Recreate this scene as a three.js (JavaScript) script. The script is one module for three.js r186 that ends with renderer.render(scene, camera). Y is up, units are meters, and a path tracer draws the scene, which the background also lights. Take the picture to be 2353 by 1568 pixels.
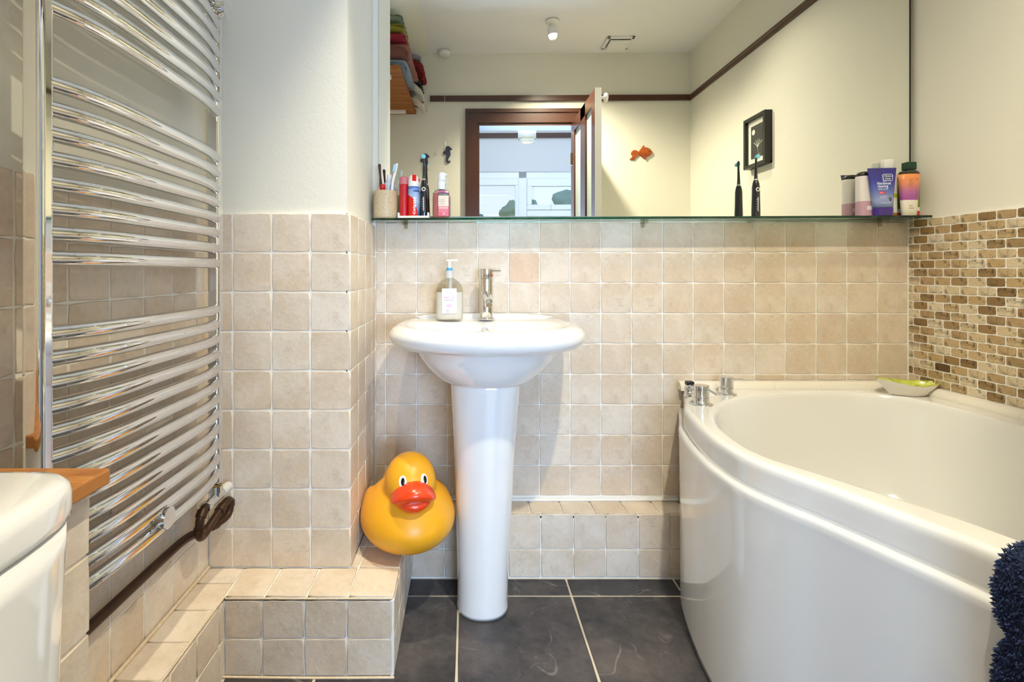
import * as THREE from 'three';
import { RoundedBoxGeometry } from 'three/addons/geometries/RoundedBoxGeometry.js';
import { mergeGeometries, mergeVertices, toCreasedNormals } from 'three/addons/utils/BufferGeometryUtils.js';
import { MarchingCubes } from 'three/addons/objects/MarchingCubes.js';
import { RectAreaLightUniformsLib } from 'three/addons/lights/RectAreaLightUniformsLib.js';

// ------------------------------------------------------------------ camera, sky, daylight, exposure
const scene = new THREE.Scene();
const renderer = new THREE.WebGLRenderer({ antialias: true });
renderer.toneMapping = THREE.LinearToneMapping;
renderer.toneMappingExposure = 1.17;
renderer.shadowMap.enabled = true;
RectAreaLightUniformsLib.init();

const camera = new THREE.PerspectiveCamera(2 * Math.atan(784 / 1176) * 180 / Math.PI, 2353 / 1568, 0.02, 300);
camera.position.set(0, 0.957, 0);
camera.lookAt(0, 0.957, -1);
camera.setViewOffset(2353, 1568, 106.5, 159, 2353, 1568);   // shift lens: verticals stay vertical

{ // clear sky, pale at the horizon
  const W = 64, H = 64, d = new Float32Array(W * H * 4);
  for (let j = 0; j < H; j++) {
    const el = Math.max(0, Math.sin(((j + 0.5) / H - 0.5) * Math.PI)), k = Math.pow(el, 0.75);
    const c = [0.92 - 0.80 * k, 1.0 - 0.62 * k, 1.12 - 0.22 * k];
    for (let i = 0; i < W; i++) d.set([c[0], c[1], c[2], 1], (j * W + i) * 4);
  }
  const t = new THREE.DataTexture(d, W, H, THREE.RGBAFormat, THREE.FloatType);
  t.mapping = THREE.EquirectangularReflectionMapping; t.magFilter = THREE.LinearFilter; t.needsUpdate = true;
  scene.background = t;
}
// daylight entering through the lower lights of the landing window
const daylight = new THREE.RectAreaLight(new THREE.Color(0.48, 0.68, 1.0), 20.5, 1.36, 0.84);
daylight.position.set(0.74, 0.95, 1.585); daylight.lookAt(0.74, 0.95, 0);
scene.add(daylight);
const SPOT = { color: new THREE.Color(1.0, 0.91, 0.70), power: 1.0 };

// ------------------------------------------------------------------ helpers
let seed = 7;
const rnd = () => { seed = (seed * 1664525 + 1013904223) >>> 0; return seed / 4294967296; };
const rr = (a, b) => a + (b - a) * rnd();
const V3 = (x, y, z) => new THREE.Vector3(x, y, z);
const taken = new Map();
function numbered(n) { const k = taken.get(n) ?? 0; taken.set(n, k + 1); return k ? `${n}_${String(k).padStart(3, '0')}` : n; }
function obj(name, geo, mat, parent = scene) {
  const g = Array.isArray(geo) ? mergeGeometries(geo.map((q) => { const r = q.index ? q.toNonIndexed() : q; for (const k of Object.keys(r.attributes)) if (!['position', 'normal', 'uv'].includes(k)) r.deleteAttribute(k); return r; })) : geo;
  const m = new THREE.Mesh(g, mat); m.name = parent === scene ? numbered(name) : name;
  m.castShadow = m.receiveShadow = true; parent.add(m); return m;
}
function thing(name, label, category, pos = [0, 0, 0], turn = 0, group) {
  const o = new THREE.Group(); o.name = numbered(name); scene.add(o);
  o.position.set(...pos); o.rotation.y = turn; o.userData = { label, category };
  if (group) o.userData.group = group;
  return o;
}
function tag(o, label, category, group) { o.userData.label = label; o.userData.category = category; if (group) o.userData.group = group; return o; }
function struct(name, geo, mat) { const o = obj(name, geo, mat); o.userData.kind = 'structure'; return o; }
const at = (g, x, y, z) => g.translate(x, y, z);
const bx = (x0, x1, y0, y1, z0, z1) => { const g = new THREE.BoxGeometry(x1 - x0, y1 - y0, z1 - z0); uvBox(g); return g.translate((x0 + x1) / 2, (y0 + y1) / 2, (z0 + z1) / 2); };
function uvBox(g) { // uv in metres
  const p = g.attributes.position, n = g.attributes.normal, u = g.attributes.uv;
  for (let i = 0; i < p.count; i++) {
    const a = Math.abs(n.getX(i)), b = Math.abs(n.getY(i)), c = Math.abs(n.getZ(i));
    if (a > b && a > c) u.setXY(i, p.getZ(i), p.getY(i)); else if (b > c) u.setXY(i, p.getX(i), p.getZ(i)); else u.setXY(i, p.getX(i), p.getY(i));
  }
}
const rb = (w, h, d, r = 0.003, s = 3) => new RoundedBoxGeometry(w, h, d, s, r);
const cyl = (r0, r1, h, n = 24) => new THREE.CylinderGeometry(r0, r1, h, n);
const lathe = (pts, n = 32) => new THREE.LatheGeometry(pts.map(([x, y]) => new THREE.Vector2(x, y)), n);
const tube = (pts, r, n = 40, k = 10, tension = 0.5) => new THREE.TubeGeometry(new THREE.CatmullRomCurve3(pts.map((p) => V3(...p)), false, 'catmullrom', tension), n, r, k, false);
function rod(a, b, r, n = 12) { const A = V3(...a), B = V3(...b), g = cyl(r, r, A.distanceTo(B), n); g.applyQuaternion(new THREE.Quaternion().setFromUnitVectors(V3(0, 1, 0), B.clone().sub(A).normalize())); return g.translate((A.x + B.x) / 2, (A.y + B.y) / 2, (A.z + B.z) / 2); }
// closed rings -> skin; rows: arrays of [x,y,z]
function loft(rows, { capStart = false, capEnd = false, closed = true, uv } = {}) {
  const n = rows[0].length, pos = [], idx = [], uvs = [];
  rows.forEach((r, i) => r.forEach((p, j) => { pos.push(...p); const t = uv ? uv(p, i, j, rows.length, n) : [j / n, i / (rows.length - 1)]; uvs.push(...t); }));
  const m = closed ? n : n - 1;
  for (let i = 0; i < rows.length - 1; i++) for (let j = 0; j < m; j++) { const a = i * n + j, b = i * n + (j + 1) % n, c = a + n, d = b + n; idx.push(a, b, d, a, d, c); }
  const cap = (i, flip) => { const c = pos.length / 3, ctr = [0, 0, 0]; rows[i].forEach((p) => { for (let k = 0; k < 3; k++) ctr[k] += p[k] / n; }); pos.push(...ctr); uvs.push(0.5, 0.5); for (let j = 0; j < n; j++) { const a = i * n + j, b = i * n + (j + 1) % n; flip ? idx.push(c, b, a) : idx.push(c, a, b); } };
  if (capStart) cap(0, true); if (capEnd) cap(rows.length - 1, false);
  const g = new THREE.BufferGeometry();
  g.setAttribute('position', new THREE.Float32BufferAttribute(pos, 3)); g.setAttribute('uv', new THREE.Float32BufferAttribute(uvs, 2)); g.setIndex(idx);
  g.computeVertexNormals(); return g;
}
// superellipse ring in the x/z plane, different depth to front (+z) and back (-z)
function ring(cx, a, zc, bf, bb, y, nf = 2, nb = 2, N = 64) {
  const r = [];
  for (let i = 0; i < N; i++) {
    const t = (i / N) * 2 * Math.PI, c = Math.cos(t), s = Math.sin(t), n = s >= 0 ? nf : nb, b = s >= 0 ? bf : bb;
    r.push([cx + a * Math.sign(c) * Math.pow(Math.abs(c), 2 / n), y, zc + b * Math.sign(s) * Math.pow(Math.abs(s), 2 / n)]);
  }
  return r.reverse();
}
const quadrant = (r) => { const s = new THREE.Shape(); s.moveTo(0, 0); s.lineTo(r, 0); s.absarc(0, 0, r, 0, Math.PI / 2, false); s.lineTo(0, 0); return s; };

// ------------------------------------------------------------------ procedural textures
function noiseGrid(n, cells, sd) { // tiling value noise
  let s = sd >>> 0; const g = new Float32Array(cells * cells); for (let i = 0; i < g.length; i++) { s = (s * 1664525 + 1013904223) >>> 0; g[i] = s / 4294967296; }
  const o = new Float32Array(n * n);
  for (let y = 0; y < n; y++) for (let x = 0; x < n; x++) {
    const fx = (x / n) * cells, fy = (y / n) * cells, ix = Math.floor(fx), iy = Math.floor(fy), u = fx - ix, v = fy - iy, a = u * u * (3 - 2 * u), b = v * v * (3 - 2 * v);
    const i1 = (ix + 1) % cells, j1 = (iy + 1) % cells;
    o[y * n + x] = (g[iy * cells + ix] * (1 - a) + g[iy * cells + i1] * a) * (1 - b) + (g[j1 * cells + ix] * (1 - a) + g[j1 * cells + i1] * a) * b;
  }
  return o;
}
function fbm(n, c0, oct, sd, gain = 0.55) { const o = new Float32Array(n * n); let w = 0, a = 1; for (let k = 0; k < oct; k++) { const g = noiseGrid(n, Math.min(n, c0 << k), sd + k * 977); for (let i = 0; i < o.length; i++) o[i] += g[i] * a; w += a; a *= gain; } for (let i = 0; i < o.length; i++) o[i] /= w; return o; }
function tex(n, f, srgb = true, rep = 1) {
  const d = new Uint8Array(n * n * 4);
  for (let i = 0; i < n * n; i++) { const c = f(i, i % n, (i / n) | 0); for (let k = 0; k < 3; k++) d[i * 4 + k] = Math.max(0, Math.min(255, c[k] ?? c[0])); d[i * 4 + 3] = 255; }
  const t = new THREE.DataTexture(d, n, n); t.wrapS = t.wrapT = THREE.RepeatWrapping; t.magFilter = THREE.LinearFilter; t.minFilter = THREE.LinearMipmapLinearFilter; t.generateMipmaps = true;
  if (srgb) t.colorSpace = THREE.SRGBColorSpace; t.repeat.set(rep, rep); t.needsUpdate = true; return t;
}
const mixc = (a, b, t) => a.map((v, i) => v + (b[i] - v) * t);
const sm = (a, b, x) => { const t = Math.max(0, Math.min(1, (x - a) / (b - a))); return t * t * (3 - 2 * t); };
function canvasTex(w, h, draw) { const c = document.createElement('canvas'); c.width = w; c.height = h; const g = c.getContext('2d'); draw(g, w, h); const t = new THREE.CanvasTexture(c); t.colorSpace = THREE.SRGBColorSpace; return t; }

const N1 = 512;
const nA = fbm(N1, 6, 6, 11), nB = fbm(N1, 3, 4, 77), nC = fbm(N1, 24, 4, 313, 0.7), nD = fbm(N1, 48, 3, 901, 0.8), nE = fbm(N1, 4, 5, 555);
// rustic stone-look ceramic, 0.5 m per repeat
const tileMap = tex(N1, (i) => { let c = mixc([229, 218, 203], [220, 206, 187], sm(0.35, 0.68, nA[i])); c = mixc(c, [222, 201, 173], 0.4 * sm(0.52, 0.72, nB[i])); c = mixc(c, [204, 192, 176], 0.5 * sm(0.55, 0.85, nC[i])); const g = (nD[i] - 0.5) * 14; return c.map((v) => v + g); }, true, 2);
const tileBump = tex(N1, (i) => { const v = 255 * (0.6 * nA[i] + 0.3 * nC[i] + 0.1 * nD[i]); return [v, v, v]; }, false, 2);
const travMap = tex(N1, (i) => { let v = 1 - 0.3 * sm(0.55, 0.8, nC[i]) - 0.2 * sm(0.5, 0.7, nA[i]) + 0.12 * sm(0.62, 0.72, nD[i]); v = 235 * v; return [v, v * 0.985, v * 0.96]; }, true, 6);
const travBump = tex(N1, (i) => { const v = 255 * (1 - 0.8 * sm(0.6, 0.72, nC[i])); return [v, v, v]; }, false, 6);
const slateMap = tex(N1, (i, x, y) => {
  let c = mixc([50, 50, 54], [96, 90, 88], sm(0.35, 0.68, 0.6 * nE[i] + 0.4 * nA[i])); const ridge = Math.abs(nB[i] - 0.5), r2 = Math.abs(nE[(i * 1 + 131 * N1) % (N1 * N1)] - 0.47);
  c = mixc(c, [150, 146, 142], 0.75 * (1 - sm(0.0, 0.007, ridge)) * sm(0.45, 0.6, nA[i])); c = mixc(c, [128, 124, 122], 0.5 * (1 - sm(0.0, 0.008, r2)) * sm(0.45, 0.6, nC[i]));
  const g = (nD[i] - 0.5) * 26; return c.map((v) => v + g);
}, true, 1.1);
const slateBump = tex(N1, (i) => { const v = 255 * (0.5 * nE[i] + 0.35 * nC[i] + 0.15 * nD[i]); return [v, v, v]; }, false, 1.1);
const plasterBump = tex(N1, (i) => { const v = 255 * (0.5 * nC[i] + 0.5 * nD[i]); return [v, v, v]; }, false, 2);
const woodMap = tex(N1, (i, x, y) => { const g = nA[((y * 2) % N1) * N1 + ((x >> 4) % N1)], s = nC[((y * 3) % N1) * N1 + ((x >> 3) % N1)]; let c = mixc([196, 132, 62], [158, 96, 38], sm(0.35, 0.65, g)); c = mixc(c, [120, 70, 26], 0.35 * sm(0.6, 0.75, s)); return c; }, true, 3);
const speckle = tex(N1, (i) => { const v = (nD[i] - 0.5) * 70; let c = [205, 186, 152].map((q) => q + v); if (nC[i] > 0.66) c = mixc(c, [150, 120, 90], 0.5); return c; }, true, 6);
const fluffBump = tex(N1, (i) => { const v = 255 * nD[i]; return [v, v, v]; }, false, 4);

// ------------------------------------------------------------------ materials
const std = (color, roughness, o = {}) => new THREE.MeshStandardMaterial({ color, roughness, ...o });
const phy = (color, roughness, o = {}) => new THREE.MeshPhysicalMaterial({ color, roughness, ...o });
const M = {
  paint: std('#eae6d8', 0.75, { bumpMap: plasterBump, bumpScale: 0.0006 }),
  ceiling: std('#f4f4f4', 0.9),
  grout: std('#f5f2ea', 0.9),
  floorGrout: std('#cfc3ac', 0.95),
  chrome: std('#e6e6e6', 0.045, { metalness: 1 }),
  mirror: std('#fafcf7', 0.0, { metalness: 1 }),
  black: std('#141412', 0.6),
  ceramic: phy('#f1f0ee', 0.12, { clearcoat: 1, clearcoatRoughness: 0.03 }),
  acrylic: phy('#efeeea', 0.16, { clearcoat: 0.8, clearcoatRoughness: 0.05 }),
  seal: std('#efece4', 0.5),
  stainSeal: std('#ffffff', 0.7, { map: tex(N1, (i) => mixc([232, 220, 194], [198, 140, 70], sm(0.5, 0.7, nC[i])), true, 4) }),
  copper: std('#4b3424', 0.42, { metalness: 0.6 }),
  brass: std('#b08a3c', 0.3, { metalness: 1 }),
  greyPlastic: std('#c9c8c4', 0.45),
  whitePlastic: std('#f2f1ee', 0.35),
  oak: std('#ffffff', 0.45, { map: woodMap }),
  shelfWood: std('#d8c3a0', 0.6, { map: woodMap }),
  darkWood: phy('#46220f', 0.38, { clearcoat: 0.3, clearcoatRoughness: 0.2 }),
  doorWhite: std('#f0ece0', 0.45),
  frost: phy('#e4efe6', 0.85, { transmission: 0.45, thickness: 0 }),
  pane: phy('#ffffff', 0.0, { transmission: 1, thickness: 0, ior: 1.45 }),
  shelfGlass: phy('#ffffff', 0.02, { transmission: 1, thickness: 0.006, ior: 1.5, attenuationColor: new THREE.Color('#1f7f66'), attenuationDistance: 0.09 }),
  clear: phy('#ebe9e2', 0.05, { transmission: 1, thickness: 0, ior: 1.5 }),
  upvc: std('#f3f2f6', 0.3),
  hallWall: std('#d7d4d4', 0.85),
  hallFloor: std('#b89a78', 0.6),
};
// ------------------------------------------------------------------ tiles
const TT = 0.0095;
function tileGeo(w, h, sd, T = TT, bev = 0.0011, jit = 0.0009) {
  let s = (sd * 2654435761) >>> 0; const r = () => { s = (s * 1664525 + 1013904223) >>> 0; return s / 4294967296 - 0.5; };
  const P = [], k = 4;
  const side = (x0, y0, x1, y1) => { for (let i = 0; i < k; i++) { const t = i / k, c = i === 0 ? 0.0009 : 0; P.push([x0 + (x1 - x0) * t, y0 + (y1 - y0) * t, c]); } };
  const a = w / 2, b = h / 2; side(-a, -b, a, -b); side(a, -b, a, b); side(a, b, -a, b); side(-a, b, -a, -b);
  const n = P.length, pos = [], uv = [], idx = [], ox = r() * 3, oy = r() * 3;
  const add = (x, y, z) => { pos.push(x, y, z); uv.push(x + ox, y + oy); };
  const pts = P.map(([x, y, c]) => [x * (1 - c / a) + r() * 2 * jit, y * (1 - c / b) + r() * 2 * jit]);
  pts.forEach(([x, y]) => add(x, y, 0));
  pts.forEach(([x, y]) => add(x, y, T - bev));
  pts.forEach(([x, y]) => add(x * (1 - bev * 1.3 / a), y * (1 - bev * 1.3 / b), T));
  for (let q = 0; q < 2; q++) for (let j = 0; j < n; j++) { const A = q * n + j, B = q * n + (j + 1) % n; idx.push(A, B, B + n, A, B + n, A + n); }
  const f0 = pos.length / 3; pts.forEach(([x, y]) => add(x * (1 - bev * 1.3 / a), y * (1 - bev * 1.3 / b), T));
  add(0, 0, T + 0.0002); const c = pos.length / 3 - 1; for (let j = 0; j < n; j++) idx.push(c, f0 + j, f0 + (j + 1) % n);
  const g = new THREE.BufferGeometry(); g.setAttribute('position', new THREE.Float32BufferAttribute(pos, 3)); g.setAttribute('uv', new THREE.Float32BufferAttribute(uv, 2)); g.setIndex(idx);
  g.computeVertexNormals(); return g;
}
const geoCache = new Map();
function tileVariant(w, h, n = 6, ...rest) { const v = Math.floor(rnd() * n), key = `${Math.round(w * 2000)},${Math.round(h * 2000)},${v},${rest}`; if (!geoCache.has(key)) geoCache.set(key, tileGeo(w, h, geoCache.size * 13 + 5, ...rest)); return geoCache.get(key); }
const tileMats = ['#ffffff', '#fdfaf7', '#faf6f2', '#fffcf8', '#f8f3ec', '#fcf6ef'].map((c) => std(c, 0.5, { map: tileMap, bumpMap: tileBump, bumpScale: 0.0022 }));
const pinkTile = std('#f9e6d6', 0.5, { map: tileMap, bumpMap: tileBump, bumpScale: 0.0022 });
const FACE = { z: new THREE.Quaternion(), x: new THREE.Quaternion().setFromAxisAngle(V3(0, 1, 0), Math.PI / 2), mx: new THREE.Quaternion().setFromAxisAngle(V3(0, 1, 0), -Math.PI / 2), y: new THREE.Quaternion().setFromAxisAngle(V3(1, 0, 0), -Math.PI / 2) };
// u,v lines in world metres; face picks the plane; d is the plane where the tile backs sit
function tiles(parent, face, d, U, Vv, { mats = tileMats, skip, gap = 0.0032, name = 'tile', pick } = {}) {
  for (let i = 0; i < U.length - 1; i++) for (let j = 0; j < Vv.length - 1; j++) {
    const u0 = Math.min(U[i], U[i + 1]), u1 = Math.max(U[i], U[i + 1]), v0 = Math.min(Vv[j], Vv[j + 1]), v1 = Math.max(Vv[j], Vv[j + 1]), u = (u0 + u1) / 2, v = (v0 + v1) / 2;
    if (skip && skip(u, v)) continue;
    const w = u1 - u0 - gap, h = v1 - v0 - gap; if (w < 0.004 || h < 0.004) continue;
    const m = obj(name, tileVariant(w, h), (pick && pick(u, v)) || mats[Math.floor(rnd() * mats.length)], parent);
    if (face === 'z') m.position.set(u, v, d); else if (face === 'y') m.position.set(u, d, v); else m.position.set(d, v, u);
    m.quaternion.copy(FACE[face]); if (face !== 'z' || true) m.rotateZ((rnd() - 0.5) * 0.012);
  }
}
const steps = (a, b, s) => { const r = [a]; const k = Math.sign(b - a); for (let v = a + k * s; k * (b - v) > 0.006; v += k * s) r.push(v); r.push(b); return r; };

// ------------------------------------------------------------------ room shell
const CEIL = 2.42;
const floor = struct('floor', bx(-0.68, 1.58, -0.12, -0.0012, -1.80, 0.15), M.floorGrout);
{ // slate-look floor tiles
  const mats = ['#ffffff', '#e8e6ea', '#f4f0ee'].map((c) => std(c, 0.42, { map: slateMap, bumpMap: slateBump, bumpScale: 0.003 }));
  const U = [-0.569, -0.3555, -0.0215, 0.3125, 0.6455, 0.80], Z = [-1.596, -1.5106, -1.1776, -0.8446, -0.5116, -0.1786, 0.05];
  for (let i = 0; i < U.length - 1; i++) for (let j = 0; j < Z.length - 1; j++) {
    const w = U[i + 1] - U[i] - 0.005, h = Z[j + 1] - Z[j] - 0.005, m = obj('floor_tile', tileGeo(w, h, i * 17 + j * 5 + 3, 0.008, 0.001, 0.0003), mats[(i + j * 2) % 3], floor);
    m.position.set((U[i] + U[i + 1]) / 2, -0.008, (Z[j] + Z[j + 1]) / 2); m.quaternion.copy(FACE.y);
  }
}
// back wall
const wallBack = struct('wall_back', bx(-0.308, 1.5715, -0.004, CEIL, -1.80, -1.70), M.paint);
obj('grout', [bx(-0.308, 1.4715, 0.19, 1.121, -1.701, -1.6918)], M.grout, wallBack);
const backRows = steps(1.1215, 0.217, 0.1005), backCols = [-0.298, ...steps(-0.2644, 1.4615, 0.1016)];
tiles(wallBack, 'z', -1.6995, backCols, backRows, { skip: (u, v) => u > 0.72 && v < 0.62, pick: (u, v) => (Math.abs(u - 0.193) < 0.03 && Math.abs(v - 0.971) < 0.03 ? pinkTile : null) });
tiles(wallBack, 'z', -1.6995, backCols.filter((u) => u > 0.69), [0.6185, 0.598]);
// chimney-like corner box on the left
const wallCorner = struct('wall_corner_box', bx(-0.68, -0.308, -0.004, CEIL, -1.80, -1.3326), M.paint);
const rowsL = steps(1.109, 0.192, 0.1019);
obj('grout', [bx(-0.665, -0.2995, 0.19, 1.1085, -1.3335, -1.3244), bx(-0.309, -0.2998, 0.19, 1.1085, -1.70, -1.3244)], M.grout, wallCorner);
obj('corner_grout', bx(-0.3060, -0.2992, 0.19, 1.1085, -1.3310, -1.3238), M.grout, wallCorner);
tiles(wallCorner, 'z', -1.332, [-0.298, -0.4015, -0.5016, -0.6017, -0.665], rowsL);
tiles(wallCorner, 'x', -0.3074, [-1.3236, -1.4226, -1.5226, -1.6226, -1.69], rowsL);
// left wall
const wallLeft = struct('wall_left', bx(-0.78, -0.675, -0.004, CEIL, -1.80, 0.15), M.paint);
obj('grout', bx(-0.6755, -0.6668, 0.19, 1.1085, -1.3335, 0.05), M.grout, wallLeft);
const zL = [-1.3226, -1.2654, -1.1640, -1.0600, -0.9585, -0.8566, -0.7550, -0.6535, -0.552, -0.4505, -0.349, -0.2475];
tiles(wallLeft, 'x', -0.6745, zL, rowsL, { skip: (z, v) => z > -0.646 && v < 0.68 });
// right wall with brick mosaic
const wallRight = struct('wall_right', bx(1.4715, 1.58, -0.004, CEIL, -1.80, 0.15), M.paint);
obj('grout', bx(1.4630, 1.472, 0.56, 1.1275, -1.70, -0.30), M.grout, wallRight);
{
  const tones = { light: ['#e6d6b8', '#ecdfc6', '#dfcba8'], mid: ['#cbb084', '#d2ba92', '#c0a47c'], dark: ['#a38558', '#94774e', '#ab9068'], deep: ['#654a2c'] };
  const tm = {}; for (const k in tones) tm[k] = tones[k].map((c) => std(c, 0.42, { map: travMap, bumpMap: travBump, bumpScale: 0.0012 }));
  const ph = 0.0265, pw = 0.0525, L = 0.049, H = 0.0232; const far = [];
  for (let j = 0; j < 20; j++) {
    const y = 1.127 - ph * (j + 0.5), odd = j % 2;
    for (let i = -1; i < 26; i++) {
      let z0 = -1.6885 + i * pw + (odd ? 0.042 : 0.018), z1 = z0 + L; if (z1 < -1.683) continue; z0 = Math.max(z0, -1.6885);
      if (z1 - z0 < 0.006 || z1 > -0.31) continue;
      const p = rnd(), even = ((i + 40) % 2) === 0; let kind = even ? (p < 0.42 ? 'dark' : p < 0.9 ? 'mid' : 'light') : (p < 0.62 ? 'light' : p < 0.93 ? 'mid' : 'dark'); if (rnd() < 0.025) kind = 'deep';
      const mat = tm[kind][Math.floor(rnd() * tm[kind].length)], w = z1 - z0;
      if (z1 < -1.22) { const m = obj('mosaic_brick', tileVariant(w, H, 4, 0.0092, 0.0007, 0.0004), mat, wallRight); m.position.set(1.4708, y, (z0 + z1) / 2); m.quaternion.copy(FACE.mx); }
      else { const g = tileVariant(w, H, 4, 0.0092, 0.0007, 0.0004).clone(); g.applyQuaternion(FACE.mx); g.translate(1.4708, y, (z0 + z1) / 2); far.push([g, kind]); }
    }
  }
  for (const k of ['light', 'mid', 'dark']) { const gs = far.filter((f) => f[1] === k).map((f) => f[0]); if (gs.length) { const m = obj('mosaic_bricks', gs, tm[k][0], wallRight); m.userData.kind = 'stuff'; } }
}
// rear wall with the doorway
const D0 = 0.045, D1 = 0.722, DH = 1.955;
const wallRear = struct('wall_rear', [bx(-0.78, D0, -0.004, CEIL, 0.05, 0.15), bx(D1, 1.58, -0.004, CEIL, 0.05, 0.15), bx(D0, D1, DH, CEIL, 0.05, 0.15)], M.paint);
// ceiling and its sloped side
struct('ceiling', bx(-0.78, 1.58, CEIL, CEIL + 0.1, -1.80, 0.15), M.ceiling);
{ const s = new THREE.Shape([new THREE.Vector2(-0.262, CEIL), new THREE.Vector2(-0.676, CEIL), new THREE.Vector2(-0.676, 2.23)]); const g = new THREE.ExtrudeGeometry(s, { depth: 1.38, bevelEnabled: false }); g.translate(0, 0, -1.332); struct('ceiling_slope', g, M.paint); }
// picture rail
const railProfile = (x0, z0, x1, z1, y = 2.115) => { const L = Math.hypot(x1 - x0, z1 - z0), s = new THREE.Shape([[0, 0], [0.012, 0.004], [0.014, 0.014], [0.02, 0.02], [0.02, 0.028], [0.008, 0.034], [0, 0.036]].map((p) => new THREE.Vector2(...p))); const g = new THREE.ExtrudeGeometry(s, { depth: L, bevelEnabled: false }); g.rotateY(Math.atan2(x1 - x0, z1 - z0)); return g.translate(x0, y - 0.018, z0); };
struct('trim_1', railProfile(1.4715, 0.05, 1.4715, -1.70).rotateY(0), M.darkWood);
struct('trim_2', bx(-0.262, 1.4715, 2.097, 2.133, 0.032, 0.0505), M.darkWood);
// door lining and architrave
const door1 = new THREE.Group(); door1.name = 'door_1'; door1.userData.kind = 'structure'; scene.add(door1);
obj('lining', [bx(D0, D0 + 0.022, 0, DH - 0.022, 0.04, 0.16), bx(D1 - 0.022, D1, 0, DH - 0.022, 0.04, 0.16), bx(D0, D1, DH - 0.022, DH, 0.04, 0.16)], M.darkWood, door1);
for (const [z0, z1, zz] of [[0.03, 0.05, 0.022], [0.15, 0.17, 0.178]]) {
  const a = Math.min(z0, zz), b = Math.max(z1, zz);
  obj('architrave', [bx(D0 - 0.072, D0 + 0.004, 0, DH + 0.085, z0, z1), bx(D1 - 0.004, D1 + 0.072, 0, DH + 0.085, z0, z1), bx(D0 + 0.004, D1 - 0.004, DH - 0.004, DH + 0.085, z0, z1), bx(D0 - 0.072, D0 - 0.05, 0, DH + 0.087, a, b), bx(D1 + 0.05, D1 + 0.072, 0, DH + 0.087, a, b), bx(D0 - 0.05, D1 + 0.05, DH + 0.063, DH + 0.087, a, b)], M.darkWood, door1);
}

// landing beyond the door
struct('floor_landing', bx(-1.0, 2.3, -0.12, -0.004, 0.15, 1.7), M.hallFloor);
struct('ceiling_landing', bx(-1.0, 2.3, CEIL, CEIL + 0.1, 0.15, 1.7), M.ceiling);
struct('wall_landing_left', bx(-1.1, -1.0, -0.004, CEIL, 0.05, 1.7), M.hallWall);
struct('wall_landing_right', bx(2.3, 2.4, -0.004, CEIL, 0.05, 1.7), M.hallWall);
struct('wall_landing_near', [bx(-1.0, -0.78, -0.004, CEIL, 0.05, 0.15), bx(1.58, 2.3, -0.004, CEIL, 0.05, 0.15)], M.hallWall);
const W0 = -0.03, W1 = 1.56, WY0 = 0.48, WY1 = 1.93;
struct('wall_landing_window', [bx(-1.0, W0, -0.004, CEIL, 1.6, 1.72), bx(W1, 2.3, -0.004, CEIL, 1.6, 1.72), bx(W0, W1, -0.004, WY0, 1.6, 1.72), bx(W0, W1, WY1, CEIL, 1.6, 1.72)], M.hallWall);
struct('trim_3', bx(-1.0, 2.3, 2.255, 2.302, 1.58, 1.601), M.darkWood);
{
  const w = new THREE.Group(); w.name = 'window_1'; w.userData.kind = 'structure'; scene.add(w);
  const F = (x0, x1, y0, y1, z0 = 1.61, z1 = 1.67) => at(rb(x1 - x0, y1 - y0, z1 - z0, 0.006), (x0 + x1) / 2, (y0 + y1) / 2, (z0 + z1) / 2);
  obj('frame', [F(W0, W1, 1.865, WY1), F(W0, W1, WY0, 0.56), F(W0, 0.03, WY0, WY1), F(1.5, W1, WY0, WY1), F(0.465, 0.55, WY0, WY1), F(1.02, 1.105, WY0, WY1)], M.upvc, w);
  const sash = (x0, x1, y0, y1, px0, px1, py0, py1) => {
    const s = obj('sash', [F(x0, x1, py1, y1, 1.60, 1.65), F(x0, x1, y0, py0, 1.60, 1.65), F(x0, px0, py0, py1, 1.60, 1.65), F(px1, x1, py0, py1, 1.60, 1.65)], M.upvc, w);
    obj('pane', bx(px0 - 0.004, px1 + 0.004, py0 - 0.004, py1 + 0.004, 1.623, 1.627), M.pane, s);
  };
  sash(0.03, 0.465, 0.56, 1.865, 0.06, 0.435, 0.63, 1.80);
  sash(0.55, 1.02, 1.56, 1.865, 0.595, 0.987, 1.611, 1.79);
  sash(0.55, 1.02, 0.56, 1.556, 0.585, 0.987, 0.63, 1.498);
  sash(1.105, 1.5, 0.56, 1.865, 1.14, 1.465, 0.63, 1.80);
  obj('handle', at(rb(0.012, 0.09, 0.02, 0.004), 0.79, 1.60, 1.59), M.whitePlastic, w);
  obj('sill', at(rb(W1 - W0 + 0.1, 0.025, 0.2, 0.006), (W0 + W1) / 2, WY0 - 0.012, 1.56), M.upvc, w);
}
// tiled ledges
const ledge = struct('trim_4', [bx(-0.675, -0.579, -0.004, 0.181, -1.3326, -0.646), bx(-0.60, -0.179, -0.004, 0.181, -1.3326, -1.216), bx(-0.308, -0.179, -0.004, 0.181, -1.70, -1.3326)], M.grout);
obj('grout', [bx(-0.573, -0.173, -0.003, 0.186, -1.216, -1.2095), bx(-0.5795, -0.5725, -0.003, 0.186, -1.21, -0.646), bx(-0.1795, -0.1725, -0.003, 0.186, -1.595, -1.2095), bx(-0.675, -0.572, 0.18, 0.1885, -1.3226, -0.646), bx(-0.575, -0.172, 0.18, 0.1885, -1.3226, -1.2095), bx(-0.298, -0.172, 0.18, 0.1885, -1.69, -1.32)], M.grout, ledge);
const fx = [-0.569, -0.475, -0.376, -0.277, -0.169];
tiles(ledge, 'z', -1.2155, [-0.569, -0.4800, -0.3805, -0.280, -0.171], [0.004, 0.092, 0.182], {});
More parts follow.
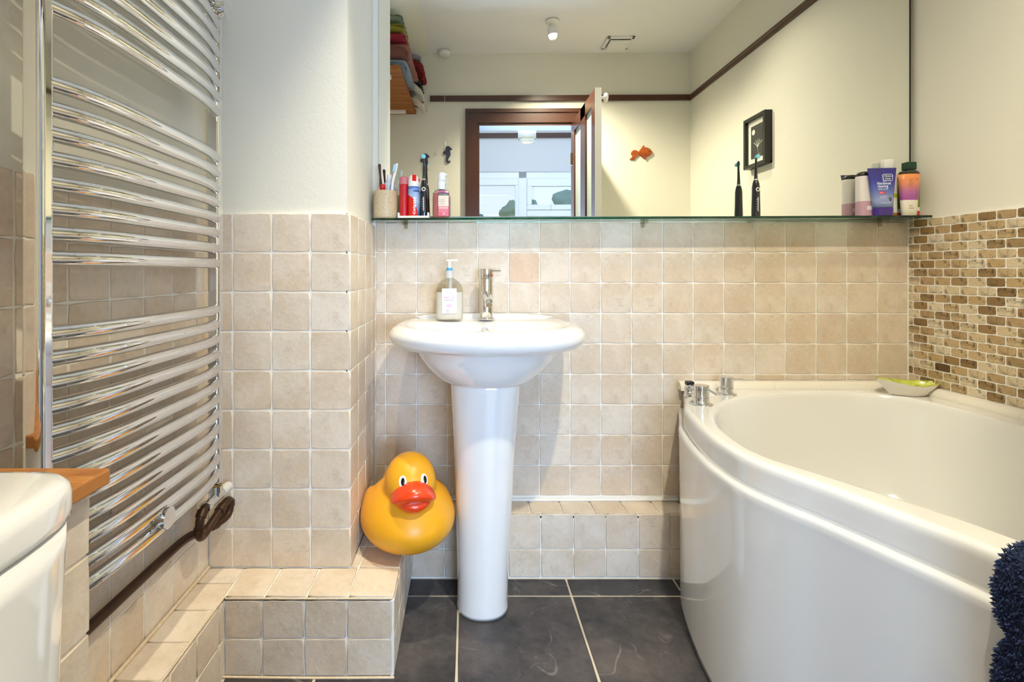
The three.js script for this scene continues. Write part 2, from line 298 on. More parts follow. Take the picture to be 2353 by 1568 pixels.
tiles(ledge, 'y', 0.1825, fx, [-1.206, -1.3226]);
tiles(ledge, 'y', 0.1825, [-0.298, -0.277, -0.169], [-1.3226, -1.4226, -1.5226, -1.6226, -1.69]);
tiles(ledge, 'y', 0.1825, [-0.665, -0.569], [-1.3226, -1.256, -1.156, -1.056, -0.956, -0.856, -0.756, -0.646]);
tiles(ledge, 'x', -0.1785, [-1.206, -1.300, -1.400, -1.500, -1.595], [0.004, 0.092, 0.182]);
tiles(ledge, 'x', -0.5785, [-1.206, -1.184, -1.084, -0.984, -0.884, -0.784, -0.684, -0.646], [0.004, 0.092, 0.182]);
obj('corner_bead', at(rb(0.011, 0.182, 0.011, 0.004), -0.1745, 0.093, -1.2115), M.seal, ledge);
obj('sealant', [tube([[-0.661, 0.196, -0.66], [-0.660, 0.195, -1.0], [-0.661, 0.196, -1.318]], 0.0042, 20, 6), tube([[-0.570, 0.189, -0.66], [-0.571, 0.188, -0.95], [-0.570, 0.189, -1.208]], 0.0022, 20, 6), tube([[-0.568, 0.186, -1.208], [-0.37, 0.1855, -1.2075], [-0.172, 0.186, -1.2075]], 0.0022, 20, 6), tube([[-0.572, 0.002, -1.206], [-0.37, 0.001, -1.204], [-0.168, 0.002, -1.204]], 0.003, 20, 6)], M.stainSeal, ledge);
const ledgeB = struct('trim_5', bx(-0.179, 0.76, -0.004, 0.189, -1.70, -1.605), M.grout);
obj('grout', [bx(-0.17, 0.70, -0.003, 0.194, -1.606, -1.5985), bx(-0.17, 0.70, 0.188, 0.1965, -1.69, -1.5985)], M.grout, ledgeB);
const bxs = [-0.169, -0.067, 0.0335, 0.134, 0.2344, 0.336, 0.437, 0.538, 0.637, 0.70];
tiles(ledgeB, 'z', -1.6045, bxs, [0.004, 0.0917, 0.2015]);
tiles(ledgeB, 'y', 0.1905, bxs.map((x) => (x > -0.1 && x < 0.68 ? x - 0.03 : x)), [-1.6045, -1.69]);
obj('sealant', tube([[-0.168, 0.206, -1.688], [0.3, 0.205, -1.688], [0.70, 0.206, -1.688]], 0.006, 30, 6), M.seal, ledgeB);
// quadrant edging round the bath
{
  const q = new THREE.Group(); q.name = 'trim_6'; q.userData.kind = 'structure'; scene.add(q);
  const pm = phy('#efe9dc', 0.25, { clearcoat: 0.5 });
  const piece = (L) => { const g = new THREE.ExtrudeGeometry(quadrant(0.026), { depth: L - 0.0016, bevelEnabled: true, bevelSize: 0.0008, bevelThickness: 0.0008, bevelSegments: 1, curveSegments: 6 }); return g; };
  for (let x = 0.70; x < 1.43; x += 0.153) { const L = Math.min(0.153, 1.459 - x), m = obj('edge_tile', toCreasedNormals(piece(L), 0.6), pm, q); m.rotation.y = -Math.PI / 2; m.position.set(x + L, 0.5705, -1.6895); }
  for (let z = -1.66; z < -0.2; z += 0.165) { const m = obj('edge_tile', toCreasedNormals(piece(0.165), 0.6), pm, q); m.rotation.y = Math.PI; m.position.set(1.461, 0.5705, z + 0.165); }
}
// tiled boxing behind the toilet
const boxing = struct('wall_boxing', bx(-0.675, -0.483, -0.004, 0.690, -0.637, 0.05), M.grout);
obj('grout', bx(-0.4835, -0.4765, 0.0, 0.690, -0.6425, 0.05), M.grout, boxing);
tiles(boxing, 'x', -0.4825, [-0.646, -0.544, -0.443, -0.342, -0.241], [0.690, 0.602, 0.503, 0.404, 0.305, 0.206, 0.107, 0.004]);
tag(obj('wooden_plank', at(rb(0.217, 0.0195, 0.69, 0.003), -0.5562, 0.7000, -0.301), M.oak), 'oak plank top capping the tiled boxing behind the toilet', 'plank');

// ------------------------------------------------------------------ mirror and glass shelf
{
  const t = thing('wall_mirror', 'large frameless wall mirror above the glass shelf', 'mirror', [0.584, 1.6, -1.6880], -0.0072);
  obj('mirror_glass', at(new THREE.BoxGeometry(1.742, 0.92, 0.006), 0, 0, 0), M.mirror, t);
  obj('edge_strip', at(new THREE.BoxGeometry(0.004, 0.92, 0.0075), 0.8735, 0, 0), M.black, t);
}
const SH = (x) => 1.1255 + 0.0052 * (x + 0.3);         // shelf top, a touch out of level
{
  const t = thing('glass_shelf', 'long clear glass shelf with green edge under the mirror', 'shelf', [0.5835, SH(0.5835) - 0.0035, -1.6465]);
  t.rotation.z = 0.0052;
  obj('glass_plate', rb(1.757, 0.007, 0.088, 0.0012, 2), M.shelfGlass, t);
  for (const x of [-0.78, 0.0, 0.78]) obj('bracket', [at(rb(0.018, 0.008, 0.03, 0.002), x, -0.0078, -0.025), at(rb(0.012, 0.02, 0.008, 0.002), x, -0.014, -0.0385)], M.clear, t);
}

// ------------------------------------------------------------------ basin, pedestal, tap
{
  const t = thing('wash_basin', 'white ceramic pedestal wash basin under the mirror', 'basin', [0.06, 0, -1.475]);
  const R = (a, bf, bb, y, nf = 2.25, nb = 5, zc = 0) => ring(0, a, zc, bf, bb, y, nf, nb, 96);
  const rows = [
    R(0.10, 0.085, 0.15, 0.640), R(0.115, 0.10, 0.165, 0.643, 2.1, 4), R(0.135, 0.115, 0.18, 0.655, 2.1, 4), R(0.165, 0.135, 0.195, 0.682, 2.1, 4), R(0.188, 0.152, 0.205, 0.712, 2.1, 4), R(0.201, 0.163, 0.209, 0.738, 2.15, 4.5),
    R(0.213, 0.173, 0.211, 0.7445, 2.2, 5), R(0.236, 0.195, 0.212, 0.7445), R(0.258, 0.214, 0.213, 0.750), R(0.272, 0.224, 0.2135, 0.7605), R(0.2785, 0.2295, 0.214, 0.775), R(0.2765, 0.2285, 0.214, 0.788),
    R(0.267, 0.221, 0.214, 0.7995), R(0.252, 0.208, 0.214, 0.8065, 2.25, 5), R(0.237, 0.193, 0.211, 0.8075, 2.25, 4.5),
    R(0.226, 0.180, 0.13, 0.8045, 2.2, 3.2, 0), R(0.219, 0.172, 0.107, 0.7985, 2.2, 2.8), R(0.210, 0.163, 0.097, 0.786, 2.2, 2.6), R(0.196, 0.148, 0.090, 0.762, 2.2, 2.5), R(0.172, 0.125, 0.078, 0.728, 2.1, 2.3), R(0.135, 0.095, 0.060, 0.700, 2, 2), R(0.08, 0.055, 0.04, 0.686, 2, 2), R(0.02, 0.016, 0.012, 0.682, 2, 2),
  ];
  obj('bowl', loft(rows, { capStart: true, capEnd: true }), M.ceramic, t);
  // raised back edge of the tap deck
  const bs = []; for (const [x, r] of [[-0.225, 0.001], [-0.19, 0.006], [-0.12, 0.009], [0, 0.010], [0.12, 0.009], [0.19, 0.006], [0.225, 0.001]]) { const ringp = []; for (let k = 0; k < 12; k++) { const a = -k / 12 * 2 * Math.PI; ringp.push([x, 0.8085 + r * 1.3 * Math.sin(a), -0.203 + r * Math.cos(a)]); } bs.push(ringp); }
  obj('back_lip', loft(bs, { capStart: true, capEnd: true }), M.ceramic, t);
  const ov = obj('overflow', at(new THREE.TorusGeometry(0.0088, 0.0022, 10, 24), 0, 0, 0), M.chrome, t); ov.position.set(-0.001, 0.777, -0.0905); ov.rotation.x = -0.2;
  obj('overflow_hole', cyl(0.0078, 0.0078, 0.006, 20).rotateX(Math.PI / 2 - 0.2).translate(-0.001, 0.7765, -0.0935), M.greyPlastic, t);
  // pedestal column
  const prow = [[0.075, 0.078, 0.10, 0.0], [0.0735, 0.078, 0.10, 0.01], [0.0725, 0.076, 0.10, 0.03], [0.0735, 0.072, 0.10, 0.10], [0.079, 0.070, 0.10, 0.25], [0.086, 0.072, 0.10, 0.42], [0.094, 0.078, 0.10, 0.55], [0.099, 0.083, 0.11, 0.625], [0.1, 0.084, 0.115, 0.640], [0.097, 0.080, 0.112, 0.6425]];
  obj('pedestal', loft(prow.map(([a, bf, bb, y]) => ring(-0.012 + 0.014 * y, a, 0, bf, bb, y, 2.2, 4, 64)), { capStart: true, capEnd: true }), M.ceramic, t);
}
{
  const t = thing('basin_mixer_tap', 'chrome cylindrical mixer tap on the back of the basin', 'tap', [0.0655, 0.8075, -1.613]);
  obj('flange', lathe([[0, 0], [0.0265, 0], [0.027, 0.003], [0.0255, 0.006], [0.0215, 0.007]]), M.chrome, t);
  obj('body', lathe([[0.0212, 0.0065], [0.0215, 0.009], [0.0215, 0.126], [0.0195, 0.1285], [0, 0.1285]]), M.chrome, t);
  const h = obj('handle', lathe([[0.019, 0.1295], [0.0228, 0.1305], [0.0228, 0.157], [0.0222, 0.1585], [0, 0.159]]), M.chrome, t);
  obj('lever', rod([0.016, 0.152, 0.006], [0.045, 0.152, 0.012], 0.0034), M.chrome, h);
  obj('hot_mark', at(new THREE.SphereGeometry(0.003, 10, 8), 0.0165, 0.1385, 0.0155), std('#c01810', 0.4), h);
  const sp = obj('spout', rod([0, 0.078, 0.012], [0.004, 0.062, 0.088], 0.0135, 24), M.chrome, t);
  obj('aerator', [rod([0.004, 0.0645, 0.078], [0.0045, 0.050, 0.0905], 0.0122, 20)], M.chrome, sp);
  obj('aerator_mesh', [rod([0.0045, 0.0498, 0.0907], [0.0045, 0.0490, 0.0914], 0.0098, 20)], std('#8a7f68', 0.5, { metalness: 0.6 }), sp);
}

// ------------------------------------------------------------------ bottles: oval bodies
function ovalBody(rows, N = 40, opt = {}) { return loft(rows.map(([y, a, b, n]) => ring(0, a, 0, b, b, y, n ?? 2.5, n ?? 2.5, N)), { capStart: true, capEnd: true, ...opt }); }
// curved patch on the +z side of an oval, for printed labels
function labelPatch(a, b, n, y0, y1, f0, f1, off = 0.0004, taper = null) {
  const pos = [], uv = [], idx = [], K = 16, J = 6;
  for (let j = 0; j <= J; j++) for (let i = 0; i <= K; i++) {
    const v = j / J, y = y0 + (y1 - y0) * v, [A, B] = taper ? taper(y) : [a, b], xr = f0 + (f1 - f0) * i / K, x = xr * A, z = B * Math.pow(Math.max(0, 1 - Math.pow(Math.abs(xr), n)), 1 / n);
    pos.push(x * (1 + off / A), y, z + off); uv.push(i / K, v);
  }
  for (let j = 0; j < J; j++) for (let i = 0; i < K; i++) { const p = j * (K + 1) + i; idx.push(p, p + 1, p + K + 2, p, p + K + 2, p + K + 1); }
  const g = new THREE.BufferGeometry(); g.setAttribute('position', new THREE.Float32BufferAttribute(pos, 3)); g.setAttribute('uv', new THREE.Float32BufferAttribute(uv, 2)); g.setIndex(idx); g.computeVertexNormals(); return g;
}
const print = (t, r = 0.4) => std('#ffffff', r, { map: t, polygonOffset: true, polygonOffsetFactor: -2 });

{ // hand wash on the basin deck
  const t = thing('soap_dispenser', 'clear pump bottle of white hand wash on the basin', 'soap bottle', [-0.0505, 0.8075, -1.602]);
  obj('bottle', ovalBody([[0, 0.038, 0.020], [0.003, 0.0415, 0.0225], [0.012, 0.0425, 0.0235], [0.088, 0.0425, 0.0235], [0.100, 0.0405, 0.0228], [0.111, 0.0355, 0.021], [0.120, 0.0275, 0.0185], [0.127, 0.018, 0.0155, 2.2], [0.130, 0.0125, 0.0125, 2]]), M.clear, t);
  const lq = obj('liquid', ovalBody([[0.002, 0.037, 0.019], [0.005, 0.0405, 0.0217], [0.012, 0.0415, 0.0226], [0.085, 0.0415, 0.0226], [0.0855, 0.040, 0.0215]]), std('#f1f1f2', 0.35), t);
  obj('label', labelPatch(0.0427, 0.0237, 2.5, 0.022, 0.098, -0.52, 0.52), print(canvasTex(256, 380, (g, w, h) => {
    g.fillStyle = '#eff0f2'; g.fillRect(0, 0, w, h); g.textAlign = 'center'; g.fillStyle = '#55556a'; g.font = '34px sans-serif'; g.fillText('Lacura', w / 2, 74); g.strokeStyle = '#77778a'; g.lineWidth = 2; g.beginPath(); g.arc(w / 2, 66, 34, 0, 7); g.stroke();
    g.fillStyle = '#b653a8'; g.font = 'bold 37px sans-serif'; g.fillText('MOISTURE', w / 2, 152); g.fillStyle = '#4a4a60'; g.font = 'bold 29px sans-serif'; g.fillText('HAND WASH', w / 2, 188); g.fillStyle = '#d9b4d6'; g.fillRect(24, 202, 90, 3);
    g.fillStyle = '#dbb2dc'; const petal = (a) => { g.save(); g.translate(w / 2, 292); g.rotate(a); g.beginPath(); g.moveTo(0, 0); g.quadraticCurveTo(-26, -38, 0, -72); g.quadraticCurveTo(26, -38, 0, 0); g.fill(); g.restore(); }; [-1.05, -0.55, 0, 0.55, 1.05].forEach(petal);
    g.fillStyle = '#c9a6cc'; g.fillRect(w / 2 - 50, 302, 100, 3);
    g.fillStyle = '#fff'; g.fillRect(34, 314, 188, 62); g.fillStyle = '#333'; let x = 70; for (const q of [8, 4, 3, 9, 2, 5, 4, 3, 6, 2, 3]) { g.fillRect(x, 316, q * 0.7, 58); x += q + 3; } g.fillRect(182, 316, 5, 58);
  })), t);
  obj('neck', at(cyl(0.0135, 0.0142, 0.0235, 24), 0, 0.1415, 0), M.greyPlastic, t);
  obj('lock_clip', at(cyl(0.0098, 0.0098, 0.0085, 20), 0, 0.1577, 0), std('#45a6d8', 0.4), t);
  const pm = obj('pump_head', [at(cyl(0.0045, 0.0055, 0.022, 16), 0, 0.172, 0), at(rb(0.022, 0.006, 0.013, 0.0025), 0.001, 0.185, 0), rod([0.006, 0.1855, 0.003], [0.0265, 0.1845, 0.006], 0.0034)], M.whitePlastic, t);
  obj('dip_tube', at(cyl(0.0062, 0.0062, 0.05, 14), 0.002, 0.106, 0), M.whitePlastic, t); void lq; void pm;
}

// ------------------------------------------------------------------ bath
const frontPts = [[0.716, 1.689], [0.697, 1.64], [0.657, 1.54], [0.624, 1.463], [0.5925, 1.33], [0.578, 1.23], [0.574, 1.16], [0.583, 1.068], [0.611, 0.99], [0.643, 0.925], [0.6816, 0.83], [0.7138, 0.748], [0.737, 0.674], [0.762, 0.60], [0.783, 0.50], [0.79, 0.35], [0.79, 0.12]];
const frontCurve = new THREE.CatmullRomCurve3(frontPts.map(([x, z]) => V3(x, 0, -z)), false, 'centripetal');
const FP = frontCurve.getSpacedPoints(140);
{
  const t = thing('corner_bath', 'white curved offset bath with moulded front panel', 'bath');
  const O = FP.map((p) => [p.x, p.z]); for (let i = 1; i <= 14; i++) O.push([0.79 + (1.4605 - 0.79) * i / 14, -0.12]); for (let i = 1; i <= 30; i++) O.push([1.4605, -0.12 - 1.569 * i / 30]); for (let i = 1; i < 16; i++) O.push([1.4605 - (1.4605 - 0.716) * i / 16, -1.689]);
  const innerPts = [[0.621, 1.159], [0.637, 1.286], [0.675, 1.385], [0.75, 1.497], [0.869, 1.583], [1.07, 1.64], [1.265, 1.635], [1.355, 1.565], [1.388, 1.42], [1.39, 1.1], [1.388, 0.6], [1.36, 0.33], [1.25, 0.225], [1.1, 0.205], [0.95, 0.24], [0.875, 0.33], [0.852, 0.48], [0.832, 0.64], [0.803, 0.736], [0.7746, 0.812], [0.728, 0.8966], [0.679, 0.984], [0.633, 1.068]];
  const IC = new THREE.CatmullRomCurve3(innerPts.map(([x, z]) => V3(x, 0, -z)), true, 'centripetal').getSpacedPoints(900).map((p) => [p.x, p.z]);
  const C = [1.07, -1.0];
  const I = O.map(([x, z]) => { const a = Math.atan2(z - C[1], x - C[0]); let best = null, bd = 9; for (const q of IC) { let d = Math.atan2(q[1] - C[1], q[0] - C[0]) - a; d = Math.abs(Math.atan2(Math.sin(d), Math.cos(d))); if (d < bd) { bd = d; best = q; } } return best; });
  const along = (k, d, y, fromInner) => { const o = O[k], i = I[k], L = Math.hypot(i[0] - o[0], i[1] - o[1]), u = fromInner ? 1 - d / L : d / L; return [o[0] + (i[0] - o[0]) * u, y, o[1] + (i[1] - o[1]) * u]; };
  const row = (d, y, fi) => O.map((_, k) => along(k, d, y, fi)); const inn = (s, y, sh = 0) => I.map(([x, z]) => [C[0] + (x - C[0]) * s, y, C[1] + (z - C[1]) * s + sh]);
  obj('tub', loft([row(0.010, 0.505), row(0, 0.508), row(0, 0.520), row(0, 0.553), row(0.0015, 0.5625), row(0.006, 0.5685), row(0.013, 0.571), row(0.02, 0.5712), row(0.014, 0.5712, true), row(0.006, 0.570, true), row(0.0015, 0.566, true), inn(0.995, 0.556), inn(0.985, 0.52), inn(0.965, 0.44), inn(0.94, 0.36), inn(0.90, 0.29), inn(0.83, 0.245), inn(0.70, 0.225), inn(0.35, 0.215), inn(0.05, 0.212)], { capEnd: true }).scale(1, 1, 1), M.acrylic, t);
  // front panel
  const nrm = FP.map((p, i) => { const a = FP[Math.max(0, i - 1)], b = FP[Math.min(FP.length - 1, i + 1)], d = V3(b.x - a.x, 0, b.z - a.z).normalize(); return [-d.z, d.x]; }).map(([x, z]) => [x, z]);
  const sgn = nrm[40][0] < 0 ? 1 : -1;
  const off = (d, y) => FP.map((p, i) => [p.x + sgn * nrm[i][0] * d, y, Math.max(-1.689, p.z + sgn * nrm[i][1] * d)]);
  obj('front_panel', loft([off(-0.02, 0.006), off(0.008, 0.004), off(0.009, 0.02), off(0.0105, 0.25), off(0.012, 0.46), off(0.0135, 0.490), off(0.0138, 0.500), off(0.0115, 0.5065), off(0.006, 0.5095), off(-0.004, 0.5095)], { closed: false }), M.acrylic, t);
  obj('end_panel', bx(0.79, 1.46, 0.004, 0.506, -0.128, -0.122), M.acrylic, t);
  FP.off = off; FP.nrm = nrm; FP.sgn = sgn;
}
function bathValve(name, label, pos, lever, turn = 0) {
  const t = thing(name, label, 'tap', pos, turn, 'chrome bath valves');
  obj('flange', lathe([[0, 0], [0.030, 0], [0.031, 0.002], [0.028, 0.0045], [0.021, 0.005]]), M.chrome, t);
  obj('base', lathe([[0.0212, 0.004], [0.0212, 0.0205], [0.0205, 0.0215], [0.0195, 0.022]]), M.chrome, t);
  const k = obj('knob', lathe([[0.0195, 0.0225], [0.0205, 0.0232], [0.0212, 0.0245], [0.0212, 0.054], [0.0205, 0.0555], [0, 0.056]]), M.chrome, t);
  obj('lever', rod(lever[0], lever[1], 0.0034), M.chrome, k);
  return t;
}
bathValve('bath_valve', 'chrome bath valve nearer the basin with lever pointing forward', [0.6875, 0.5712, -1.492], [[0.010, 0.047, 0.014], [0.026, 0.036, 0.038]]);
bathValve('bath_valve', 'chrome bath valve nearest the back wall with lever pointing right', [0.822, 0.5712, -1.615], [[0.016, 0.046, 0], [0.052, 0.046, -0.002]]);
{
  const t = thing('bath_filler_knob', 'round chrome waste knob behind the front bath valve', 'knob', [0.692, 0.5712, -1.575]);
  obj('base', lathe([[0, 0], [0.02, 0], [0.02, 0.006], [0.015, 0.009], [0.014, 0.02]]), M.chrome, t);
  const k = obj('knob', new THREE.SphereGeometry(0.0165, 24, 16), M.chrome, t); k.position.set(-0.004, 0.026, 0.004);
  obj('cap', at(rb(0.024, 0.014, 0.022, 0.005), -0.003, 0.043, 0), std('#20242c', 0.25), t);
}
{ // leaf-shaped soap dish
  const t = thing('soap_dish', 'green and white ceramic boat-shaped dish on the bath corner', 'dish', [1.385, 0.5712, -1.600], -0.16);
  const ringD = (s, w, y, e) => { const r = []; for (let i = 0; i < 48; i++) { const a = -i / 48 * 2 * Math.PI, c = Math.cos(a), q = Math.sin(a); const tip = Math.pow(Math.abs(c), 1.4) * Math.sign(c); r.push([s * tip, y + e * (c * c * 0.9 - 0.35 * c), w * q * Math.pow(Math.abs(q), 0.35)]); } return r; };
  const outer = [ringD(0.040, 0.018, 0, 0), ringD(0.055, 0.024, 0.002, 0), ringD(0.060, 0.027, 0.010, 0), ringD(0.073, 0.036, 0.020, 0.004), ringD(0.085, 0.043, 0.030, 0.009), ringD(0.091, 0.046, 0.036, 0.012)];
  obj('outer_shell', loft(outer, { capStart: true }), phy('#efe8dc', 0.2, { clearcoat: 1 }), t);
  const gm = phy('#ffffff', 0.12, { clearcoat: 1, map: tex(256, (i, x, y) => { const q = nA[(y * 2) * N1 + x * 2], s = nC[(y * 2) * N1 + ((x >> 2) * 2)]; let c = mixc([190, 205, 60], [222, 222, 120], sm(0.3, 0.65, q)); return mixc(c, [96, 150, 10], 0.7 * sm(0.58, 0.68, s)); }) });
  const inner = [ringD(0.091, 0.046, 0.036, 0.012), ringD(0.0925, 0.047, 0.038, 0.0125), ringD(0.090, 0.045, 0.0395, 0.012), ringD(0.084, 0.041, 0.035, 0.010), ringD(0.070, 0.033, 0.024, 0.005), ringD(0.045, 0.020, 0.014, 0.001), ringD(0.012, 0.006, 0.012, 0)];
  obj('glazed_inside', loft(inner, { capEnd: true, uv: (p) => [p[0] * 5, p[2] * 9] }), gm, t);
}
{ // navy bath mat over the bath edge
  const t = thing('bath_mat', 'navy blue shaggy scalloped bath mat hung over the bath edge', 'bath mat');
  const i0 = FP.findIndex((p) => p.z > -0.705), i1 = FP.findIndex((p) => p.z > -0.22);
  const prof = [[0.020, 0.20], [0.020, 0.26], [0.020, 0.32], [0.020, 0.38], [0.020, 0.44], [0.021, 0.50], [0.020, 0.55], [0.014, 0.575], [0.0, 0.5815], [-0.02, 0.582], [-0.045, 0.581], [-0.062, 0.576], [-0.078, 0.56], [-0.09, 0.52], [-0.10, 0.46]];
  const PL = [0]; for (let k = 1; k < prof.length; k++) PL.push(PL[k - 1] + Math.hypot(prof[k][0] - prof[k - 1][0], prof[k][1] - prof[k - 1][1]));
  const S = 64, Tn = 72, P = (s, l) => { // s metres along the edge from the scalloped side, l metres along the drape
    let k = 1; while (k < prof.length - 1 && PL[k] < l) k++; const u = (l - PL[k - 1]) / (PL[k] - PL[k - 1]), d = prof[k - 1][0] + (prof[k][0] - prof[k - 1][0]) * u, y = prof[k - 1][1] + (prof[k][1] - prof[k - 1][1]) * u;
    const lob = Math.pow(Math.abs(Math.sin(Math.PI * (y - 0.478) / 0.118)), 0.55), f = i0 + (s + 0.019 * (1 - lob)) / 0.0125, q = Math.max(0, Math.min(FP.length - 2, Math.floor(f))), w = f - q, A = FP[q], B = FP[q + 1], n = FP.nrm[q];
    return V3(A.x + (B.x - A.x) * w + FP.sgn * n[0] * d, y, A.z + (B.z - A.z) * w + FP.sgn * n[1] * d);
  };
  const Ls = PL[PL.length - 1], rows = [], thick = 0.009;
  const LEN = 0.40;
  const nAt = (s, l) => { const e = 0.003, a = P(s + e, l).sub(P(s, l)), b = P(s, Math.min(Ls, l + e)).sub(P(s, Math.max(0, l - e))); return a.cross(b).normalize(); };
  const grid = []; for (let j = 0; j <= Tn; j++) { const l = Ls * j / Tn, r = []; for (let i = 0; i <= S; i++) r.push([LEN * i / S, l]); grid.push(r); }
  const n0 = nAt(0.05, 0.1), flip = n0.x < 0 ? 1 : -1;
  for (const r of grid) { const top = r.map(([s, l], i) => P(s, l).addScaledVector(nAt(s, l), flip * thick * (i === 0 || i === S ? 0.3 : 1)).toArray()), bot = r.map(([s, l]) => P(s, l).toArray()).reverse(); rows.push([...top, ...bot]); }
  const navy = std('#1d2a4a', 0.95, { bumpMap: fluffBump, bumpScale: 0.004 });
  obj('backing', loft(rows, { capStart: true, capEnd: true, uv: (p) => [p[2] * 3, p[1] * 3] }), navy, t);
  const tuft = new THREE.ConeGeometry(0.0019, 0.0062, 5, 1); tuft.translate(0, 0.0012, 0);
  const NT = 16000, im = new THREE.InstancedMesh(tuft, std('#ffffff', 0.95), NT), mt = new THREE.Matrix4(), qt = new THREE.Quaternion(), up = V3(0, 1, 0);
  const cols = ['#1c2a4e', '#24345e', '#17223f', '#2f3f68', '#131c36', '#3a4a74'].map((c) => new THREE.Color(c));
  for (let k = 0; k < NT; k++) { const s = Math.pow(rnd(), 1.25) * LEN * 0.998 + 0.001, l = rnd() * Ls, n = nAt(s, l).multiplyScalar(flip); const p = P(s, l).addScaledVector(n, thick); if (s < 0.006) n.addScaledVector(V3(0.1, 0, -1), 0.8); n.add(V3(rr(-0.5, 0.5), rr(-0.8, 0.25), rr(-0.5, 0.5))).normalize(); qt.setFromUnitVectors(up, n); mt.compose(p, qt, V3(rr(0.7, 1.5), rr(0.6, 1.2), rr(0.7, 1.5))); im.setMatrixAt(k, mt); im.setColorAt(k, cols[Math.floor(rnd() * cols.length)]); }
  im.name = 'pile'; im.userData.kind = 'stuff'; im.castShadow = im.receiveShadow = true; t.add(im);
}

// ------------------------------------------------------------------ heated towel rail
{
  const t = thing('towel_radiator', 'tall chrome ladder towel radiator with curved bars on the left wall', 'radiator', [-0.603, 0, 0]);
  for (const z of [-0.7217, -1.234]) obj('upright', at(rb(0.030, 1.160, 0.028, 0.0095, 5), 0, 1.0265, z), M.chrome, t);
  const ys = []; for (let i = 0; i < 12; i++) ys.push(0.868 - 0.0355 * i); for (let i = 0; i < 8; i++) ys.push(1.228 - 0.0359 * i); for (let i = 0; i < 8; i++) ys.push(1.338 + 0.0350 * i);
  const pts = []; for (let i = 0; i <= 14; i++) { const u = i / 14, z = -0.728 - (1.226 - 0.728) * u; const e = Math.min(u, 1 - u) / 0.08; void e; pts.push([0.003 + 0.026 * (1 - Math.pow(2 * u - 1, 4)), 0, z]); }
  const bar = tube(pts, 0.0120, 48, 16);
  for (const y of ys) { const m = obj('bar', bar, M.chrome, t); m.position.y = y; }
  for (const z of [-0.7217, -1.234]) obj('end_plug', at(lathe([[0, 0], [0.010, 0], [0.010, 0.008], [0.006, 0.012], [0, 0.012]], 20), 0, 1.6065, z), M.chrome, t);
  for (const [y, z] of [[0.4965, -0.958], [1.565, -1.19], [1.565, -0.80]]) {
    const b = obj('wall_bracket', [rod([-0.0605, y, z], [0.02, y, z], 0.009, 16)], M.chrome, t);
    obj('clamp_cap', [rod([0.026, y, z], [0.049, y, z], 0.0195, 28)], M.chrome, b);
  }
  // lockshield valve under the right upright
  const v = obj('valve', [rod([0, 0.4465, -1.234], [0, 0.415, -1.234], 0.0125, 16), rod([0, 0.412, -1.196], [0, 0.412, -1.262], 0.0115, 18)], M.chrome, t);
  obj('union_nut', at(cyl(0.0165, 0.0165, 0.014, 6), 0, 0.434, -1.234), M.chrome, v);
  obj('olive_ring', at(cyl(0.0135, 0.0135, 0.004, 20), 0, 0.4435, -1.234), M.brass, v);
  obj('valve_cap', [rod([0, 0.412, -1.262], [0, 0.412, -1.300], 0.0125, 20)], M.greyPlastic, v);
  obj('pipe_nut', [rod([0, 0.412, -1.182], [0, 0.412, -1.199], 0.0142, 6)], M.chrome, v);
}
{
  const t = thing('copper_pipe', 'dark copper pipe bent below the towel radiator valve', 'pipe');
  const path = [[-0.603, 0.412, -1.198], [-0.603, 0.410, -1.180], [-0.604, 0.397, -1.166], [-0.606, 0.372, -1.165], [-0.608, 0.352, -1.170], [-0.609, 0.345, -1.188], [-0.606, 0.358, -1.222], [-0.602, 0.376, -1.268], [-0.600, 0.380, -1.290], [-0.600, 0.372, -1.302], [-0.601, 0.352, -1.302], [-0.603, 0.341, -1.292], [-0.612, 0.337, -1.262], [-0.632, 0.337, -1.225], [-0.646, 0.340, -1.180], [-0.648, 0.342, -1.10], [-0.648, 0.344, -0.90], [-0.648, 0.345, -0.65]];
  obj('run', tube(path, 0.0098, 160, 14), M.copper, t);
  for (const [a, b] of [[[-0.604, 0.397, -1.166], [-0.6035, 0.408, -1.176]], [[-0.607, 0.362, -1.1675], [-0.606, 0.374, -1.1655]], [[-0.602, 0.376, -1.268], [-0.6035, 0.370, -1.252]], [[-0.6005, 0.362, -1.303], [-0.6, 0.374, -1.301]], [[-0.612, 0.337, -1.262], [-0.620, 0.337, -1.247]]]) obj('elbow_collar', rod(a, b, 0.0122, 16), M.copper, t);
}

